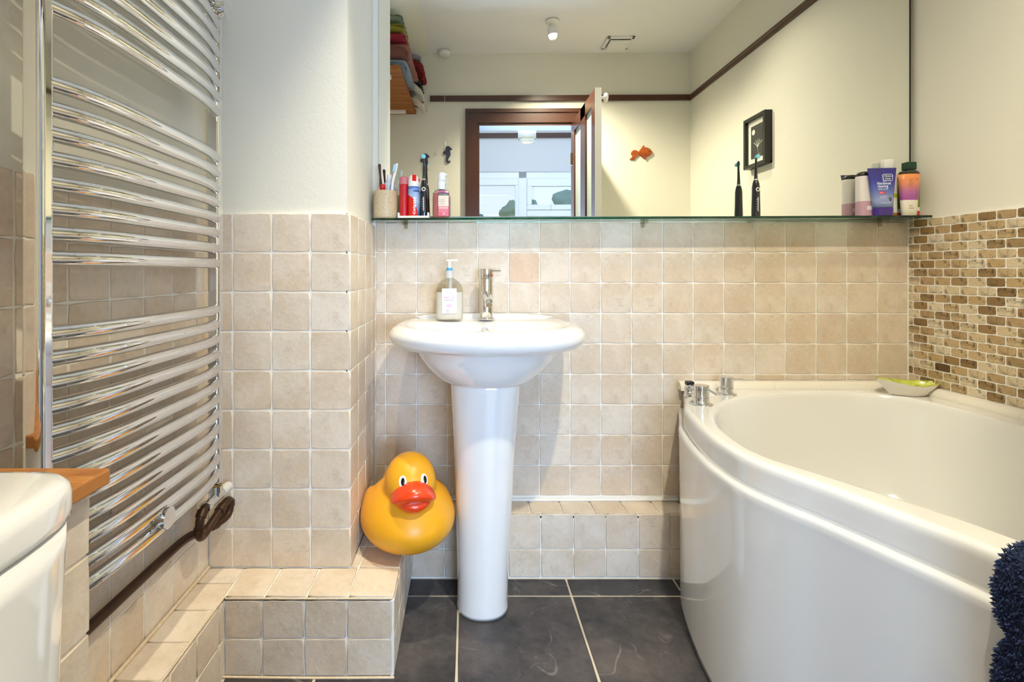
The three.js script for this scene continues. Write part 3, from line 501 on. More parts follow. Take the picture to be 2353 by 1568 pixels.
// ------------------------------------------------------------------ toilet
{
  const t = thing('toilet', 'white close-coupled toilet with rounded cistern beside the oak plank', 'toilet', [-0.3675, 0, -0.215]);
  const rr2 = (hx, hz, y, n = 4.2) => ring(0, hx * 0.855, 0, hz, hz, y, n, n, 72);
  const L = (rows) => loft(rows, { capStart: true, capEnd: true });
  obj('cistern', L([rr2(0.070, 0.175, 0.395), rr2(0.074, 0.185, 0.41), rr2(0.078, 0.195, 0.55), rr2(0.084, 0.203, 0.74), rr2(0.0845, 0.2035, 0.7635)]), M.ceramic, t);
  obj('cistern_lid', L([rr2(0.084, 0.203, 0.7655), rr2(0.0868, 0.2062, 0.7668), rr2(0.0872, 0.2072, 0.772), rr2(0.0872, 0.2072, 0.784), rr2(0.0855, 0.2055, 0.790), rr2(0.081, 0.201, 0.7945), rr2(0.072, 0.192, 0.7965), rr2(0.04, 0.12, 0.7985)]), M.ceramic, t);
  obj('flush_button', at(lathe([[0, 0], [0.02, 0], [0.02, 0.005], [0.018, 0.007], [0, 0.007]]), 0.0, 0.7975, 0.06), M.chrome, t);
  const pan = (a0, a1, hz, y) => { const r = ring((a0 + a1) / 2, (a1 - a0) / 2, 0, hz, hz, y, 2.4, 2.4, 56); return r; };
  obj('pan', L([pan(-0.07, 0.30, 0.10, 0.0), pan(-0.07, 0.28, 0.095, 0.05), pan(-0.08, 0.32, 0.12, 0.2), pan(-0.085, 0.44, 0.165, 0.33), pan(-0.085, 0.47, 0.18, 0.385), pan(-0.085, 0.47, 0.18, 0.394)]), M.ceramic, t);
  obj('seat', L([pan(0.09, 0.478, 0.188, 0.396), pan(0.085, 0.482, 0.191, 0.404), pan(0.09, 0.478, 0.188, 0.425), pan(0.13, 0.44, 0.16, 0.428)]), M.whitePlastic, t);
}

// ------------------------------------------------------------------ ceiling fittings
function spotlight(label, x, z, aim, cd, half = 1.19, soft = 0.65) {
  const t = thing('ceiling_spotlight', label, 'spotlight', [x, CEIL, z], 0, 'ceiling spotlights');
  obj('plate', at(lathe([[0, 0], [0.012, 0], [0.036, 0.006], [0.038, 0.012], [0.038, 0.02], [0, 0.02]], 28), 0, -0.0205, 0), M.whitePlastic, t);
  const dir = V3(...aim).sub(V3(x, CEIL - 0.06, z)).normalize(), q = new THREE.Quaternion().setFromUnitVectors(V3(0, -1, 0), dir), c = V3(0.0, -0.058, 0);
  obj('arm', rod([0, -0.02, 0], [0, -0.045, 0], 0.006), M.whitePlastic, t);
  const head = obj('head', lathe([[0, 0.026], [0.016, 0.024], [0.024, 0.014], [0.0255, -0.006], [0.0275, -0.026], [0.0262, -0.026], [0.0245, -0.004], [0, 0.004]], 28), M.whitePlastic, t);
  head.position.copy(c); head.quaternion.copy(q);
  const bulb = obj('bulb', at(new THREE.SphereGeometry(0.0235, 20, 14).scale(1, 0.8, 1), 0, -0.021, 0), std('#fff4e0', 0.4, { emissive: new THREE.Color(1, 0.93, 0.8), emissiveIntensity: 4 }), head);
  const L = new THREE.SpotLight(SPOT.color, SPOT.power * cd, 0, half, soft, 2); L.castShadow = true; L.shadow.radius = 1.2;
  const p = V3(x, CEIL, z).add(c).addScaledVector(dir, 0.034); L.position.copy(p); L.target.position.copy(p).addScaledVector(dir, 1); scene.add(L); scene.add(L.target); void bulb;
  return t;
}
spotlight('ceiling spotlight seen glowing in the mirror', 0.485, -0.395, [0.74, 0.2, -0.36], 7.6);
spotlight('ceiling spotlight over the ledge beside the basin', -0.158, -1.115, [-0.158, 0, -1.115], 5.0, 0.44, 0.6);
spotlight('ceiling spotlight above the bath', 1.02, -0.93, [1.0, 0.2, -1.10], 1.3);
{
  const t = thing('extractor_vent', 'square white extractor vent on the ceiling seen in the mirror', 'vent', [0.945, CEIL, -0.11]);
  obj('surround', [at(rb(0.17, 0.012, 0.02, 0.003), 0, -0.006, 0.075), at(rb(0.17, 0.012, 0.02, 0.003), 0, -0.006, -0.075), at(rb(0.02, 0.012, 0.17, 0.003), 0.075, -0.006, 0), at(rb(0.02, 0.012, 0.17, 0.003), -0.075, -0.006, 0)], M.whitePlastic, t);
  obj('cover', at(rb(0.125, 0.018, 0.125, 0.005), 0, -0.022, 0), M.whitePlastic, t);
  obj('duct', at(new THREE.BoxGeometry(0.13, 0.004, 0.13), 0, -0.0025, 0), std('#8a8882', 0.9), t);
}
{
  const t = thing('pull_cord_switch', 'white ceiling pull cord light switch by the rear wall', 'switch', [-0.165, CEIL, 0.005]);
  obj('housing', at(lathe([[0, 0], [0.03, 0.0], [0.04, 0.012], [0.04, 0.03], [0, 0.03]], 28), 0, -0.0305, 0), M.whitePlastic, t);
  obj('cord', rod([0, -0.03, 0.0], [0.004, -0.60, 0.0], 0.0011, 6), M.seal, t);
  obj('toggle', at(lathe([[0, 0], [0.007, 0.004], [0.006, 0.025], [0.002, 0.03], [0, 0.03]], 16), 0.004, -0.63, 0), M.whitePlastic, t);
}

// ------------------------------------------------------------------ open glazed door
{
  const t = thing('glazed_door', 'brown and white glazed door standing open, seen in the mirror', 'door', [0.700, 0.008, 0.04]);
  const x0 = -0.0175, x1 = 0.0175, W = 0.645, H = 1.945;
  const leaf = (a, b, xa, xb) => [bx(xa, xb, 0, H, -0.07, 0), bx(xa, xb, 0, H, -W, -W + 0.085), bx(xa, xb, 0, H, -0.40, -0.27), bx(xa, xb, 1.87, H, -W + 0.085, -0.07), bx(xa, xb, 0, 0.22, -W + 0.085, -0.07)];
  obj('brown_face', leaf(0, 0, x0, -0.006), M.darkWood, t);
  obj('white_face', leaf(0, 0, -0.006, x1), M.doorWhite, t);
  obj('white_edge', bx(x0, x1, 0, H, -W - 0.002, -W), M.doorWhite, t);
  for (const [a, b] of [[-0.27, -0.07], [-W + 0.085, -0.40]]) obj('frosted_pane', bx(-0.004, 0.002, 0.22, 1.87, a, b), M.frost, t);
  for (const z of [-0.27, -0.40, -0.07, -W + 0.085]) void z;
  const hk = obj('robe_hook', lathe([[0, 0], [0.009, 0], [0.009, 0.022], [0.024, 0.028], [0.026, 0.036], [0.022, 0.044], [0, 0.047]], 28).rotateZ(-Math.PI / 2), M.whitePlastic, t); hk.position.set(x1, 1.905, -0.60);
  obj('hinge', [at(cyl(0.006, 0.006, 0.08, 12), x0 - 0.003, 0.3, 0.002), at(cyl(0.006, 0.006, 0.08, 12), x0 - 0.003, 1.7, 0.002)], M.brass, t);
  const hd = obj('handle', [rod([-0.05, 1.0, -0.59], [-0.05, 1.0, -0.49], 0.008), rod([x0, 1.0, -0.59], [-0.05, 1.0, -0.59], 0.009), at(cyl(0.024, 0.024, 0.006, 24).rotateZ(Math.PI / 2), x0 - 0.003, 1.0, -0.59)], M.brass, t); void hd;
}

// ------------------------------------------------------------------ wall ornaments on rear and right walls
function plaque(outline, depth, name, label, cat, pos, mat, extra) {
  const s = new THREE.Shape(); s.moveTo(...outline[0]); s.splineThru(outline.slice(1).concat([outline[0]]).map((p) => new THREE.Vector2(...p)));
  const t = thing(name, label, cat, pos); const g = new THREE.ExtrudeGeometry(s, { depth, bevelEnabled: true, bevelSize: 0.002, bevelThickness: 0.002, bevelSegments: 2, curveSegments: 40 });
  g.rotateY(Math.PI); obj('carving', g, mat, t); if (extra) extra(t); return t;
}
// outlines are drawn as seen in the room looking at the rear wall (x to the right of the viewer is -x)
const horse = [[0.004, 0.055], [0.016, 0.050], [0.026, 0.040], [0.030, 0.036], [0.022, 0.034], [0.014, 0.034], [0.018, 0.020], [0.020, 0.002], [0.014, -0.014], [0.006, -0.026], [0.004, -0.040], [0.010, -0.046], [0.016, -0.042], [0.019, -0.047], [0.012, -0.055], [0.0, -0.053], [-0.007, -0.042], [-0.006, -0.024], [-0.003, -0.010], [-0.008, 0.002], [-0.022, 0.004], [-0.026, 0.014], [-0.018, 0.022], [-0.009, 0.022], [-0.008, 0.036], [-0.007, 0.048]].map(([x, y]) => [-x, y]);
const blue = std('#39405c', 0.6);
for (const [x, y, lab, k] of [[-0.148, 1.742, 'dark blue seahorse plaque beside the door frame', 1], [-0.300, 1.690, 'dark blue seahorse plaque partly behind the toothbrush reflection', 1.05]]) {
  const t = plaque(horse.map(([a, b]) => [a * k, b * k]), 0.008, 'seahorse_plaque', lab, 'ornament', [x, y, 0.049], blue, (q) => obj('eye', at(new THREE.SphereGeometry(0.003, 8, 6), 0.010, 0.044, -0.011), M.brass, q)); t.userData.group = 'seahorse plaques';
}
{
  const wood = std('#f0b078', 0.6, { map: woodMap }), body = [[0.0, 0.018], [0.012, 0.032], [0.024, 0.048], [0.030, 0.034], [0.044, 0.034], [0.062, 0.026], [0.078, 0.008], [0.076, -0.004], [0.060, -0.018], [0.042, -0.026], [0.034, -0.040], [0.026, -0.028], [0.012, -0.022], [0.0, -0.012], [-0.008, 0.002]].map(([x, y]) => [-x, y]);
  const tail = [[-0.006, 0.004], [-0.022, 0.016], [-0.040, 0.018], [-0.054, 0.008], [-0.056, -0.008], [-0.048, -0.022], [-0.066, -0.042], [-0.050, -0.040], [-0.040, -0.046], [-0.032, -0.034], [-0.022, -0.024], [-0.008, -0.010]].map(([x, y]) => [-x, y]);
  const t = plaque(body, 0.010, 'fish_plaque', 'carved wooden goldfish plaque on the rear wall', 'ornament', [1.135, 1.748, 0.049], wood, (q) => {
    const s = new THREE.Shape(); s.moveTo(...tail[0]); s.splineThru(tail.slice(1).concat([tail[0]]).map((p) => new THREE.Vector2(...p))); const h = new THREE.Path(); h.absellipse(0.036, -0.004, 0.010, 0.008, 0, 7); s.holes.push(h);
    const g = new THREE.ExtrudeGeometry(s, { depth: 0.006, bevelEnabled: true, bevelSize: 0.0015, bevelThickness: 0.0015, bevelSegments: 1, curveSegments: 30 }); g.rotateY(Math.PI); obj('tail', g, wood, q);
    obj('eye', at(new THREE.SphereGeometry(0.004, 10, 8), 0.060, 0.010, -0.013), M.black, q);
  }); void t;
}
{ // black box frame on the right wall
  const t = thing('picture_frame', 'black deep box frame with dark print on the right wall', 'picture frame', [1.4715, 1.615, -0.785]);
  const hw = 0.0975, hh = 0.128, f = 0.016, d = 0.037;
  obj('frame', [bx(-d, 0, hh - f, hh, -hw, hw), bx(-d, 0, -hh, -hh + f, -hw, hw), bx(-d, 0, -hh + f, hh - f, -hw, -hw + f), bx(-d, 0, -hh + f, hh - f, hw - f, hw), bx(-0.006, 0, -hh, hh, -hw, hw)], std('#1c1b1a', 0.4), t);
  obj('mount', bx(-0.020, -0.018, -hh + f, hh - f, -hw + f, hw - f), std('#e9e6da', 0.8), t);
  const art = new THREE.PlaneGeometry(0.105, 0.165); art.rotateY(-Math.PI / 2);
  const p = obj('print', art, print(canvasTex(210, 330, (g, w, h) => { g.fillStyle = '#3b3b38'; g.fillRect(0, 0, w, h); g.fillStyle = '#e6e4da'; g.beginPath(); g.arc(w - 46, 64, 28, 0, 7); g.fill(); g.strokeStyle = '#d8d4c4'; g.lineWidth = 6; for (const a of [-1.0, -0.5, -0.1, 0.35, 0.8]) { g.beginPath(); g.moveTo(90, 230); g.quadraticCurveTo(90 + 40 * a, 190, 90 + 90 * a, 170 - 20 * Math.cos(a * 2)); g.stroke(); } g.lineWidth = 3; g.beginPath(); g.moveTo(90, 228); g.lineTo(70, 300); g.stroke(); g.fillStyle = '#8d8a7c'; g.fillRect(40, 296, 90, 5); }), 0.6), t); p.position.set(-0.0206, 0, 0);
}

// ------------------------------------------------------------------ high shelf with folded linen, seen in the mirror
{
  const t = thing('linen_shelf', 'high wooden shelf board on the left wall seen in the mirror', 'shelf', [-0.5155, 2.025, -0.335]);
  obj('board', rb(0.317, 0.022, 0.768, 0.002), M.shelfWood, t);
  for (const z of [-0.3, 0.3]) obj('bracket', [bx(-0.1585, -0.14, -0.20, -0.011, z - 0.012, z + 0.012), bx(-0.14, 0.10, -0.029, -0.011, z - 0.012, z + 0.012)], M.whitePlastic, t);
  // cloth bundle: a folded strip with a rounded fold that may droop over the shelf edge
  function cloth(name, label, color, z0, z1, y0, y1, xBack, xFront, droop, rough = 0.95) {
    const rows = [], K = 18, seedN = z0 * 37 + y0 * 91; const wv = (a, b) => Math.sin(a * 31 + seedN) * 0.004 + Math.sin(b * 53 + seedN * 2) * 0.003;
    for (let i = 0; i <= K; i++) {
      const u = i / K, z = z0 + (z1 - z0) * u, e = Math.sqrt(Math.max(0, 1 - Math.pow(Math.abs(2 * u - 1), 4))) * 0.85 + 0.15, r = [], ym = (y0 + y1) / 2, hh = (y1 - y0) / 2 * e, prof = [];
      for (let k = 0; k <= 8; k++) { const a = k / 8; prof.push([xBack + (xFront - 0.02 - xBack) * a, ym + hh]); }
      for (let k = 1; k < 8; k++) { const a = Math.PI / 2 - Math.PI * k / 8; prof.push([xFront - 0.02 + 0.02 * Math.cos(a), ym + hh * Math.sin(a)]); }
      for (let k = 0; k <= 8; k++) { const a = 1 - k / 8; prof.push([xBack + (xFront - 0.02 - xBack) * a, ym - hh]); }
      for (const [x, y] of prof) { const fr = Math.max(0, (x - (-0.354)) / (xFront + 0.354)); r.push([x + wv(u, y * 9) * (0.3 + fr), y - droop * fr * fr + wv(x * 7, u * 1.7) * 0.4 * fr, z + wv(x * 5, y * 5) * 0.6]); }
      rows.push(r);
    }
    const m = obj(name, loft(rows, { capStart: true, capEnd: true, uv: (p) => [p[0] * 3 + p[1] * 3, p[2] * 3] }), std(color, rough, { bumpMap: fluffBump, bumpScale: 0.003 }));
    tag(m, label, 'towel', 'folded linen on the high shelf'); return m;
  }
  cloth('folded_towel', 'grey blue folded towel lowest in the pile on the high shelf', '#8f9dac', -0.66, -0.34, 2.0375, 2.105, -0.60, -0.325, 0.03);
  cloth('folded_towel', 'brownish pink fluffy folded towel in the middle of the pile', '#a06a5c', -0.64, -0.225, 2.1075, 2.205, -0.56, -0.318, 0.02);
  cloth('folded_towel', 'bright pink red folded cloth between brown and olive towels', '#b8324a', -0.67, -0.36, 2.2075, 2.235, -0.52, -0.338, 0.012);
  cloth('folded_towel', 'olive yellow folded towel on top of the pile', '#a39c34', -0.68, -0.40, 2.2375, 2.285, -0.50, -0.345, 0.012);
  cloth('folded_towel', 'pale green folded cloth topmost near the mirror end', '#8fa088', -0.69, -0.43, 2.2875, 2.325, -0.44, -0.352, 0.01);
  cloth('folded_towel', 'cream white folded cloth drooping over the far shelf end', '#e6ded0', -0.205, -0.015, 2.0375, 2.150, -0.60, -0.285, 0.085);
  cloth('folded_towel', 'dark grey folded cloth above the cream one', '#4a4a4c', -0.19, -0.02, 2.1525, 2.195, -0.56, -0.300, 0.05);
  cloth('folded_towel', 'dark red folded cloth near the rear wall', '#8a1c22', -0.185, -0.02, 2.1975, 2.300, -0.44, -0.285, 0.05);
  cloth('folded_towel', 'pale blue white folded cloth topmost near the rear wall', '#cfd6e2', -0.18, -0.03, 2.3025, 2.335, -0.42, -0.300, 0.02);
}

// ------------------------------------------------------------------ landing pendant, garden trees
{
  const t = thing('pendant_lamp', 'clear glass lantern pendant on the landing seen in the mirror', 'lamp', [0.47, CEIL, 0.85]);
  obj('ceiling_rose', at(lathe([[0, 0], [0.01, 0], [0.04, 0.02], [0.04, 0.025], [0, 0.025]], 24), 0, -0.0255, 0), M.whitePlastic, t);
  obj('cord', rod([0, -0.02, 0], [0, -0.17, 0], 0.003, 8), M.whitePlastic, t);
  obj('glass_shade', loft([ring(0, 0.071, 0, 0.071, 0.071, -0.165, 2, 2, 6), ring(0, 0.076, 0, 0.076, 0.076, -0.37, 2, 2, 6), ring(0, 0.045, 0, 0.045, 0.045, -0.395, 2, 2, 6)], {}).toNonIndexed(), phy('#e6eef0', 0.12, { transmission: 0.85, thickness: 0 }), t).geometry.computeVertexNormals();
  obj('bottom_ring', at(new THREE.TorusGeometry(0.074, 0.003, 6, 6).rotateX(Math.PI / 2).rotateY(0), 0, -0.37, 0), M.brass, t);
  obj('lamp_holder', at(cyl(0.014, 0.018, 0.05, 16), 0, -0.195, 0), M.whitePlastic, t);
  obj('bulb', at(new THREE.SphereGeometry(0.028, 18, 12), 0, -0.25, 0), std('#fffaf2', 0.4, { emissive: new THREE.Color(1, 0.97, 0.92), emissiveIntensity: 0.35 }), t);
  const pl = new THREE.PointLight(new THREE.Color(1, 0.97, 0.94), 0.2, 0, 2); pl.castShadow = true; pl.shadow.radius = 1.4; pl.position.set(0.47, CEIL - 0.25, 0.85); scene.add(pl);
}
{
  const lawn = obj('garden_ground', bx(-40, 40, -0.75, -0.7, 1.75, 60), std('#6f7f4e', 0.95)); lawn.userData = { kind: 'structure' };
  const leafM = ['#93ab98', '#a3b6a0', '#b0bda0'].map((c) => std(c, 0.95));
  function lump(r, sd, fx = 1, fy = 1) { const g = mergeVertices((() => { const q = new THREE.IcosahedronGeometry(r, 3); q.deleteAttribute('normal'); q.deleteAttribute('uv'); return q; })()), p = g.attributes.position; for (let i = 0; i < p.count; i++) { const v = V3(p.getX(i), p.getY(i), p.getZ(i)), k = 1 + 0.22 * Math.sin(v.x * 5 / r + sd) * Math.sin(v.y * 4.3 / r + sd * 2) + 0.18 * Math.sin(v.z * 7 / r + v.y * 6 / r + sd * 3); p.setXYZ(i, v.x * k * fx, v.y * k * fy, v.z * k * fx); } g.computeVertexNormals(); return g; }
  const spots = [[0.2, 30, 4.9, 0, 'round pale tree at the left edge of the window view'], [1.55, 24, 4.3, 1, 'conifer beside the round pale tree in the window'], [2.6, 30, 5.6, 0, 'taller round tree beside the window mullion'], [1.0, 38, 6.0, 1, 'distant conifer between two round trees outside'], [4.1, 33, 6.1, 0, 'round tree low in the small top pane'], [4.6, 25, 5.1, 1, 'conifer in the middle of the small pane'], [6.2, 30, 6.4, 0, 'largest round tree at the right of the small pane'], [8.3, 31, 6.4, 0, 'round tree furthest right outside the window']];
  spots.forEach(([x, z, h, con, lab], i) => {
    const t = thing(con ? 'garden_conifer' : 'garden_tree', lab, 'tree', [x, -0.7, z]); h += 0.7;
    obj('trunk', at(cyl(0.12, 0.18, h * 0.5, 8), 0, h * 0.25, 0), std('#5a4630', 0.9), t);
    const gs = con ? [0.3, 0.5, 0.68, 0.84].map((q, k) => at(lump(h * 0.15 * (1.15 - q), i + k, 1, 1.1), 0, h * q, 0)) : [at(lump(h * 0.12, i), 0, h * 0.86, 0), at(lump(h * 0.11, i + 2), h * 0.06, h * 0.7, 0.2), at(lump(h * 0.12, i + 4), -h * 0.06, h * 0.55, -0.2)];
    gs.forEach((g) => g.setAttribute('uv', new THREE.Float32BufferAttribute(new Float32Array(g.attributes.position.count * 2), 2)));
    obj('foliage', gs, leafM[i % 3], t);
  });
}

// ------------------------------------------------------------------ rubber duck
function field(size, lo, hi, f) { // marching cubes of a signed distance, box lo..hi (a cube)
  const mc = new MarchingCubes(size, M.black, false, false, 200000), h = size / 2, c = lo.map((v, k) => (v + hi[k]) / 2), e = lo.map((v, k) => (hi[k] - v) / 2);
  mc.isolation = 0;
  for (let k = 0; k < size; k++) for (let j = 0; j < size; j++) for (let i = 0; i < size; i++) mc.field[i + j * size + k * size * size] = -f(c[0] + e[0] * (i - h) / h, c[1] + e[1] * (j - h) / h, c[2] + e[2] * (k - h) / h) * 10;
  mc.update(); const n = mc.count ?? mc.geometry.drawRange.count, pos = new Float32Array(n * 3);
  for (let q = 0; q < n; q++) for (let k = 0; k < 3; k++) pos[q * 3 + k] = mc.positionArray[q * 3 + k] * e[k] + c[k];
  let g = new THREE.BufferGeometry(); g.setAttribute('position', new THREE.BufferAttribute(pos, 3)); g = mergeVertices(g, 1e-5); g.computeVertexNormals();
  g.setAttribute('uv', new THREE.BufferAttribute(new Float32Array(g.attributes.position.count * 2), 2)); return g;
}
const smin = (a, b, k) => { const h = Math.max(k - Math.abs(a - b), 0) / k; return Math.min(a, b) - h * h * k * 0.25; };
const ell = (x, y, z, cx, cy, cz, rx, ry, rz) => { const a = (x - cx) / rx, b = (y - cy) / ry, c = (z - cz) / rz, l = Math.hypot(a, b, c), g = Math.hypot(a / rx, b / ry, c / rz); return g < 1e-6 ? -Math.min(rx, ry, rz) : l * (l - 1) / g; };
{
  const t = thing('rubber_duck', 'big yellow rubber duck with orange beak on the tiled ledge', 'rubber duck', [-0.162, 0.1925, -1.440], 0.25);
  const yellow = phy('#f2ac1c', 0.38, { clearcoat: 0.15, clearcoatRoughness: 0.4 }), orange = phy('#ee4410', 0.25, { clearcoat: 0.5, clearcoatRoughness: 0.2 });
  const body = (x, y, z) => {
    let d = ell(x, y, z, 0, 0.080, -0.005, 0.129, 0.080, 0.150);
    d = smin(d, ell(x, y, z, 0, 0.110, 0.0, 0.104, 0.085, 0.112), 0.05);
    d = smin(d, ell(x, y, z, 0, 0.150, -0.135, 0.045, 0.030, 0.040), 0.06);
    for (const s of [-1, 1]) d = smin(d, ell(s * x, y, z, 0.094, 0.092, -0.030, 0.030, 0.058, 0.085), 0.008);
    d = smin(d, ell(x, y, z, 0, 0.150, 0.035, 0.060, 0.05, 0.060), 0.016);
    d = smin(d, ell(x, y, z, 0, 0.193, 0.046, 0.069, 0.062, 0.068), 0.016);
    d = smin(d, ell(x, y, z, 0, 0.224, 0.036, 0.046, 0.040, 0.046), 0.035);
    return Math.max(d, 0.0015 - y);
  };
  obj('body', field(112, [-0.19, -0.06, -0.19], [0.19, 0.32, 0.19], body), yellow, t);
  const beak = (x, y, z) => { const yy = y + 6.5 * x * x, yl = y - 5 * x * x; return smin(ell(x, yy, z, 0, 0.193, 0.098, 0.060, 0.026, 0.055), ell(x, yl, z, 0, 0.161, 0.092, 0.055, 0.026, 0.052), 0.0025); };
  obj('beak', field(80, [-0.08, 0.10, 0.02], [0.08, 0.26, 0.18], beak), orange, t);
  // eyes lie on the head surface
  const hit = (x, y) => { let z = 0.14; while (z > 0 && body(x, y, z) > 0) z -= 0.0005; return z; };
  for (const s of [-1, 1]) {
    const x = s * 0.0285, y = 0.2165, z = hit(x, y), e = 0.002, n = V3((body(x + e, y, z) - body(x - e, y, z)), (body(x, y + e, z) - body(x, y - e, z)), (body(x, y, z + e) - body(x, y, z - e))).normalize();
    const eye = obj('eye', new THREE.SphereGeometry(1, 24, 16).scale(0.0108, 0.0158, 0.0028), std('#f6f4ee', 0.25), t); eye.position.set(x, y, z); eye.quaternion.setFromUnitVectors(V3(0, 0, 1), n);
    const pu = obj('pupil', new THREE.SphereGeometry(1, 20, 14).scale(0.0052, 0.0098, 0.0018), std('#16130e', 0.2), eye); pu.position.set(0.0012, 0.0005, 0.0022);
  }
  obj('head_tuft', [-0.010, 0.0, 0.010].map((x) => tube([[x, 0.2525, 0.062], [x * 1.2, 0.2590, 0.050], [x * 1.4, 0.2610, 0.036]], 0.0022, 10, 8)), yellow, t);
}

// ------------------------------------------------------------------ things on the glass shelf, left
const ZS = -1.6445;
{
  const t = thing('toothbrush_tumbler', 'beige stone tumbler holding toothbrushes on the glass shelf', 'tumbler', [-0.2575, SH(-0.2575), ZS]);
  obj('cup', lathe([[0, 0], [0.034, 0], [0.0375, 0.003], [0.038, 0.008], [0.038, 0.086], [0.037, 0.0895], [0.0352, 0.0895], [0.0345, 0.086], [0.0340, 0.008], [0, 0.006]], 40), std('#ffffff', 0.4, { map: speckle }), t);
}
const cupY = SH(-0.2575) + 0.0075;
{
  const t = thing('toothbrush', 'dark brown toothbrush standing in the stone tumbler', 'toothbrush', [-0.2655, cupY, ZS], 0); t.rotation.z = 0.07; t.rotation.x = -0.02;
  obj('handle', loft([[0, 0.004, 0.003], [0.04, 0.005, 0.004], [0.10, 0.0055, 0.0042], [0.13, 0.0032, 0.003], [0.15, 0.0036, 0.0032], [0.168, 0.0050, 0.0034], [0.172, 0.002, 0.002]].map(([y, a, b]) => ring(0, a, 0, b, b, y, 2, 2, 14)), { capStart: true, capEnd: true }), std('#3a1e14', 0.45), t);
}
{
  const t = thing('toothbrush', 'white toothbrush leaning to the right in the tumbler', 'toothbrush', [-0.250, cupY, ZS + 0.012], 0); t.rotation.z = -0.165;
  obj('handle', tube([[0, 0.002, 0], [0.002, 0.06, 0], [-0.001, 0.11, 0], [0.002, 0.15, 0], [0.002, 0.172, -0.002]], 0.0042, 30, 10), M.whitePlastic, t);
  obj('bristles', at(rb(0.009, 0.024, 0.010, 0.002), -0.0015, 0.155, 0.007), std('#a8d6ea', 0.8), t);
}
function tubeTP(name, label, pos, tilt, w, h, bodyMat, capMat, capW, capH, extra, turn = 0) { // squeezed tube, crimp down, cap up
  const t = thing(name, label, 'toothpaste', pos, turn); t.rotation.z = tilt;
  obj('tube_body', ovalBody([[0, w, 0.0012, 4], [0.008, w, 0.0014, 4], [h * 0.4, w * 0.95, 0.008, 2.6], [h * 0.8, w * 0.86, 0.012, 2.2], [h * 0.93, w * 0.80, 0.0125, 2], [h, w * 0.42, 0.008, 2]]), bodyMat, t);
  obj('cap', at(lathe([[0, 0], [capW * 1.05, 0], [capW, capH * 0.9], [capW * 0.9, capH], [0, capH]], 20), 0, h, 0), capMat, t); if (extra) extra(t); return t;
}
tubeTP('toothpaste_tube', 'white toothpaste tube with red cap in the tumbler', [-0.262, cupY, ZS + 0.006], 0.04, 0.0145, 0.085, M.whitePlastic, std('#d8150e', 0.35), 0.0085, 0.0185);
tubeTP('toothpaste_tube', 'tall silver and blue toothpaste tube with white cap in the tumbler', [-0.2535, cupY, ZS - 0.014], -0.05, 0.0195, 0.118, std('#d5d7de', 0.3), M.whitePlastic, 0.0085, 0.02, (t) => obj('blue_stripe', labelPatch(0.0195, 0.012, 2.3, 0.03, 0.105, 0.35, 0.8, 0.0008, (y) => [0.0195 * (1 - 0.17 * y / 0.118), 0.002 + 0.0108 * Math.min(1, y / 0.095)]), std('#58a5dc', 0.35), t));
const TRAY = 0.0085;
{
  const x0 = -0.213, x1 = -0.1175, cx = (x0 + x1) / 2, t = thing('shelf_tray', 'small white plastic tray under the toothpaste and electric brush', 'tray', [cx, SH(cx), ZS]); t.rotation.z = 0.0052;
  obj('base', at(rb(x1 - x0, 0.008, 0.064, 0.002), 0, 0.0041, 0), std('#efeadb', 0.4), t);
  for (const s of [-1, 1]) obj('end_lip', at(rb(0.006, 0.018, 0.064, 0.0025), s * ((x1 - x0) / 2 - 0.001), 0.0095, 0), M.whitePlastic, t);
}
{
  const x = -0.1985, t = thing('red_tube_bottle', 'slim red bottle with pink cap on the white tray', 'bottle', [x, SH(x) + TRAY, ZS + 0.002]);
  obj('bottle', lathe([[0, 0], [0.0138, 0], [0.0145, 0.002], [0.0145, 0.100], [0.0142, 0.102], [0, 0.102]], 32), phy('#c4091c', 0.28, { clearcoat: 0.5 }), t);
  obj('cap', at(lathe([[0.0143, 0], [0.0143, 0.020], [0.0135, 0.024], [0.009, 0.0255], [0, 0.0255]], 32), 0, 0.1022, 0), phy('#e58a90', 0.35, { transmission: 0.3, thickness: 0 }), t);
}
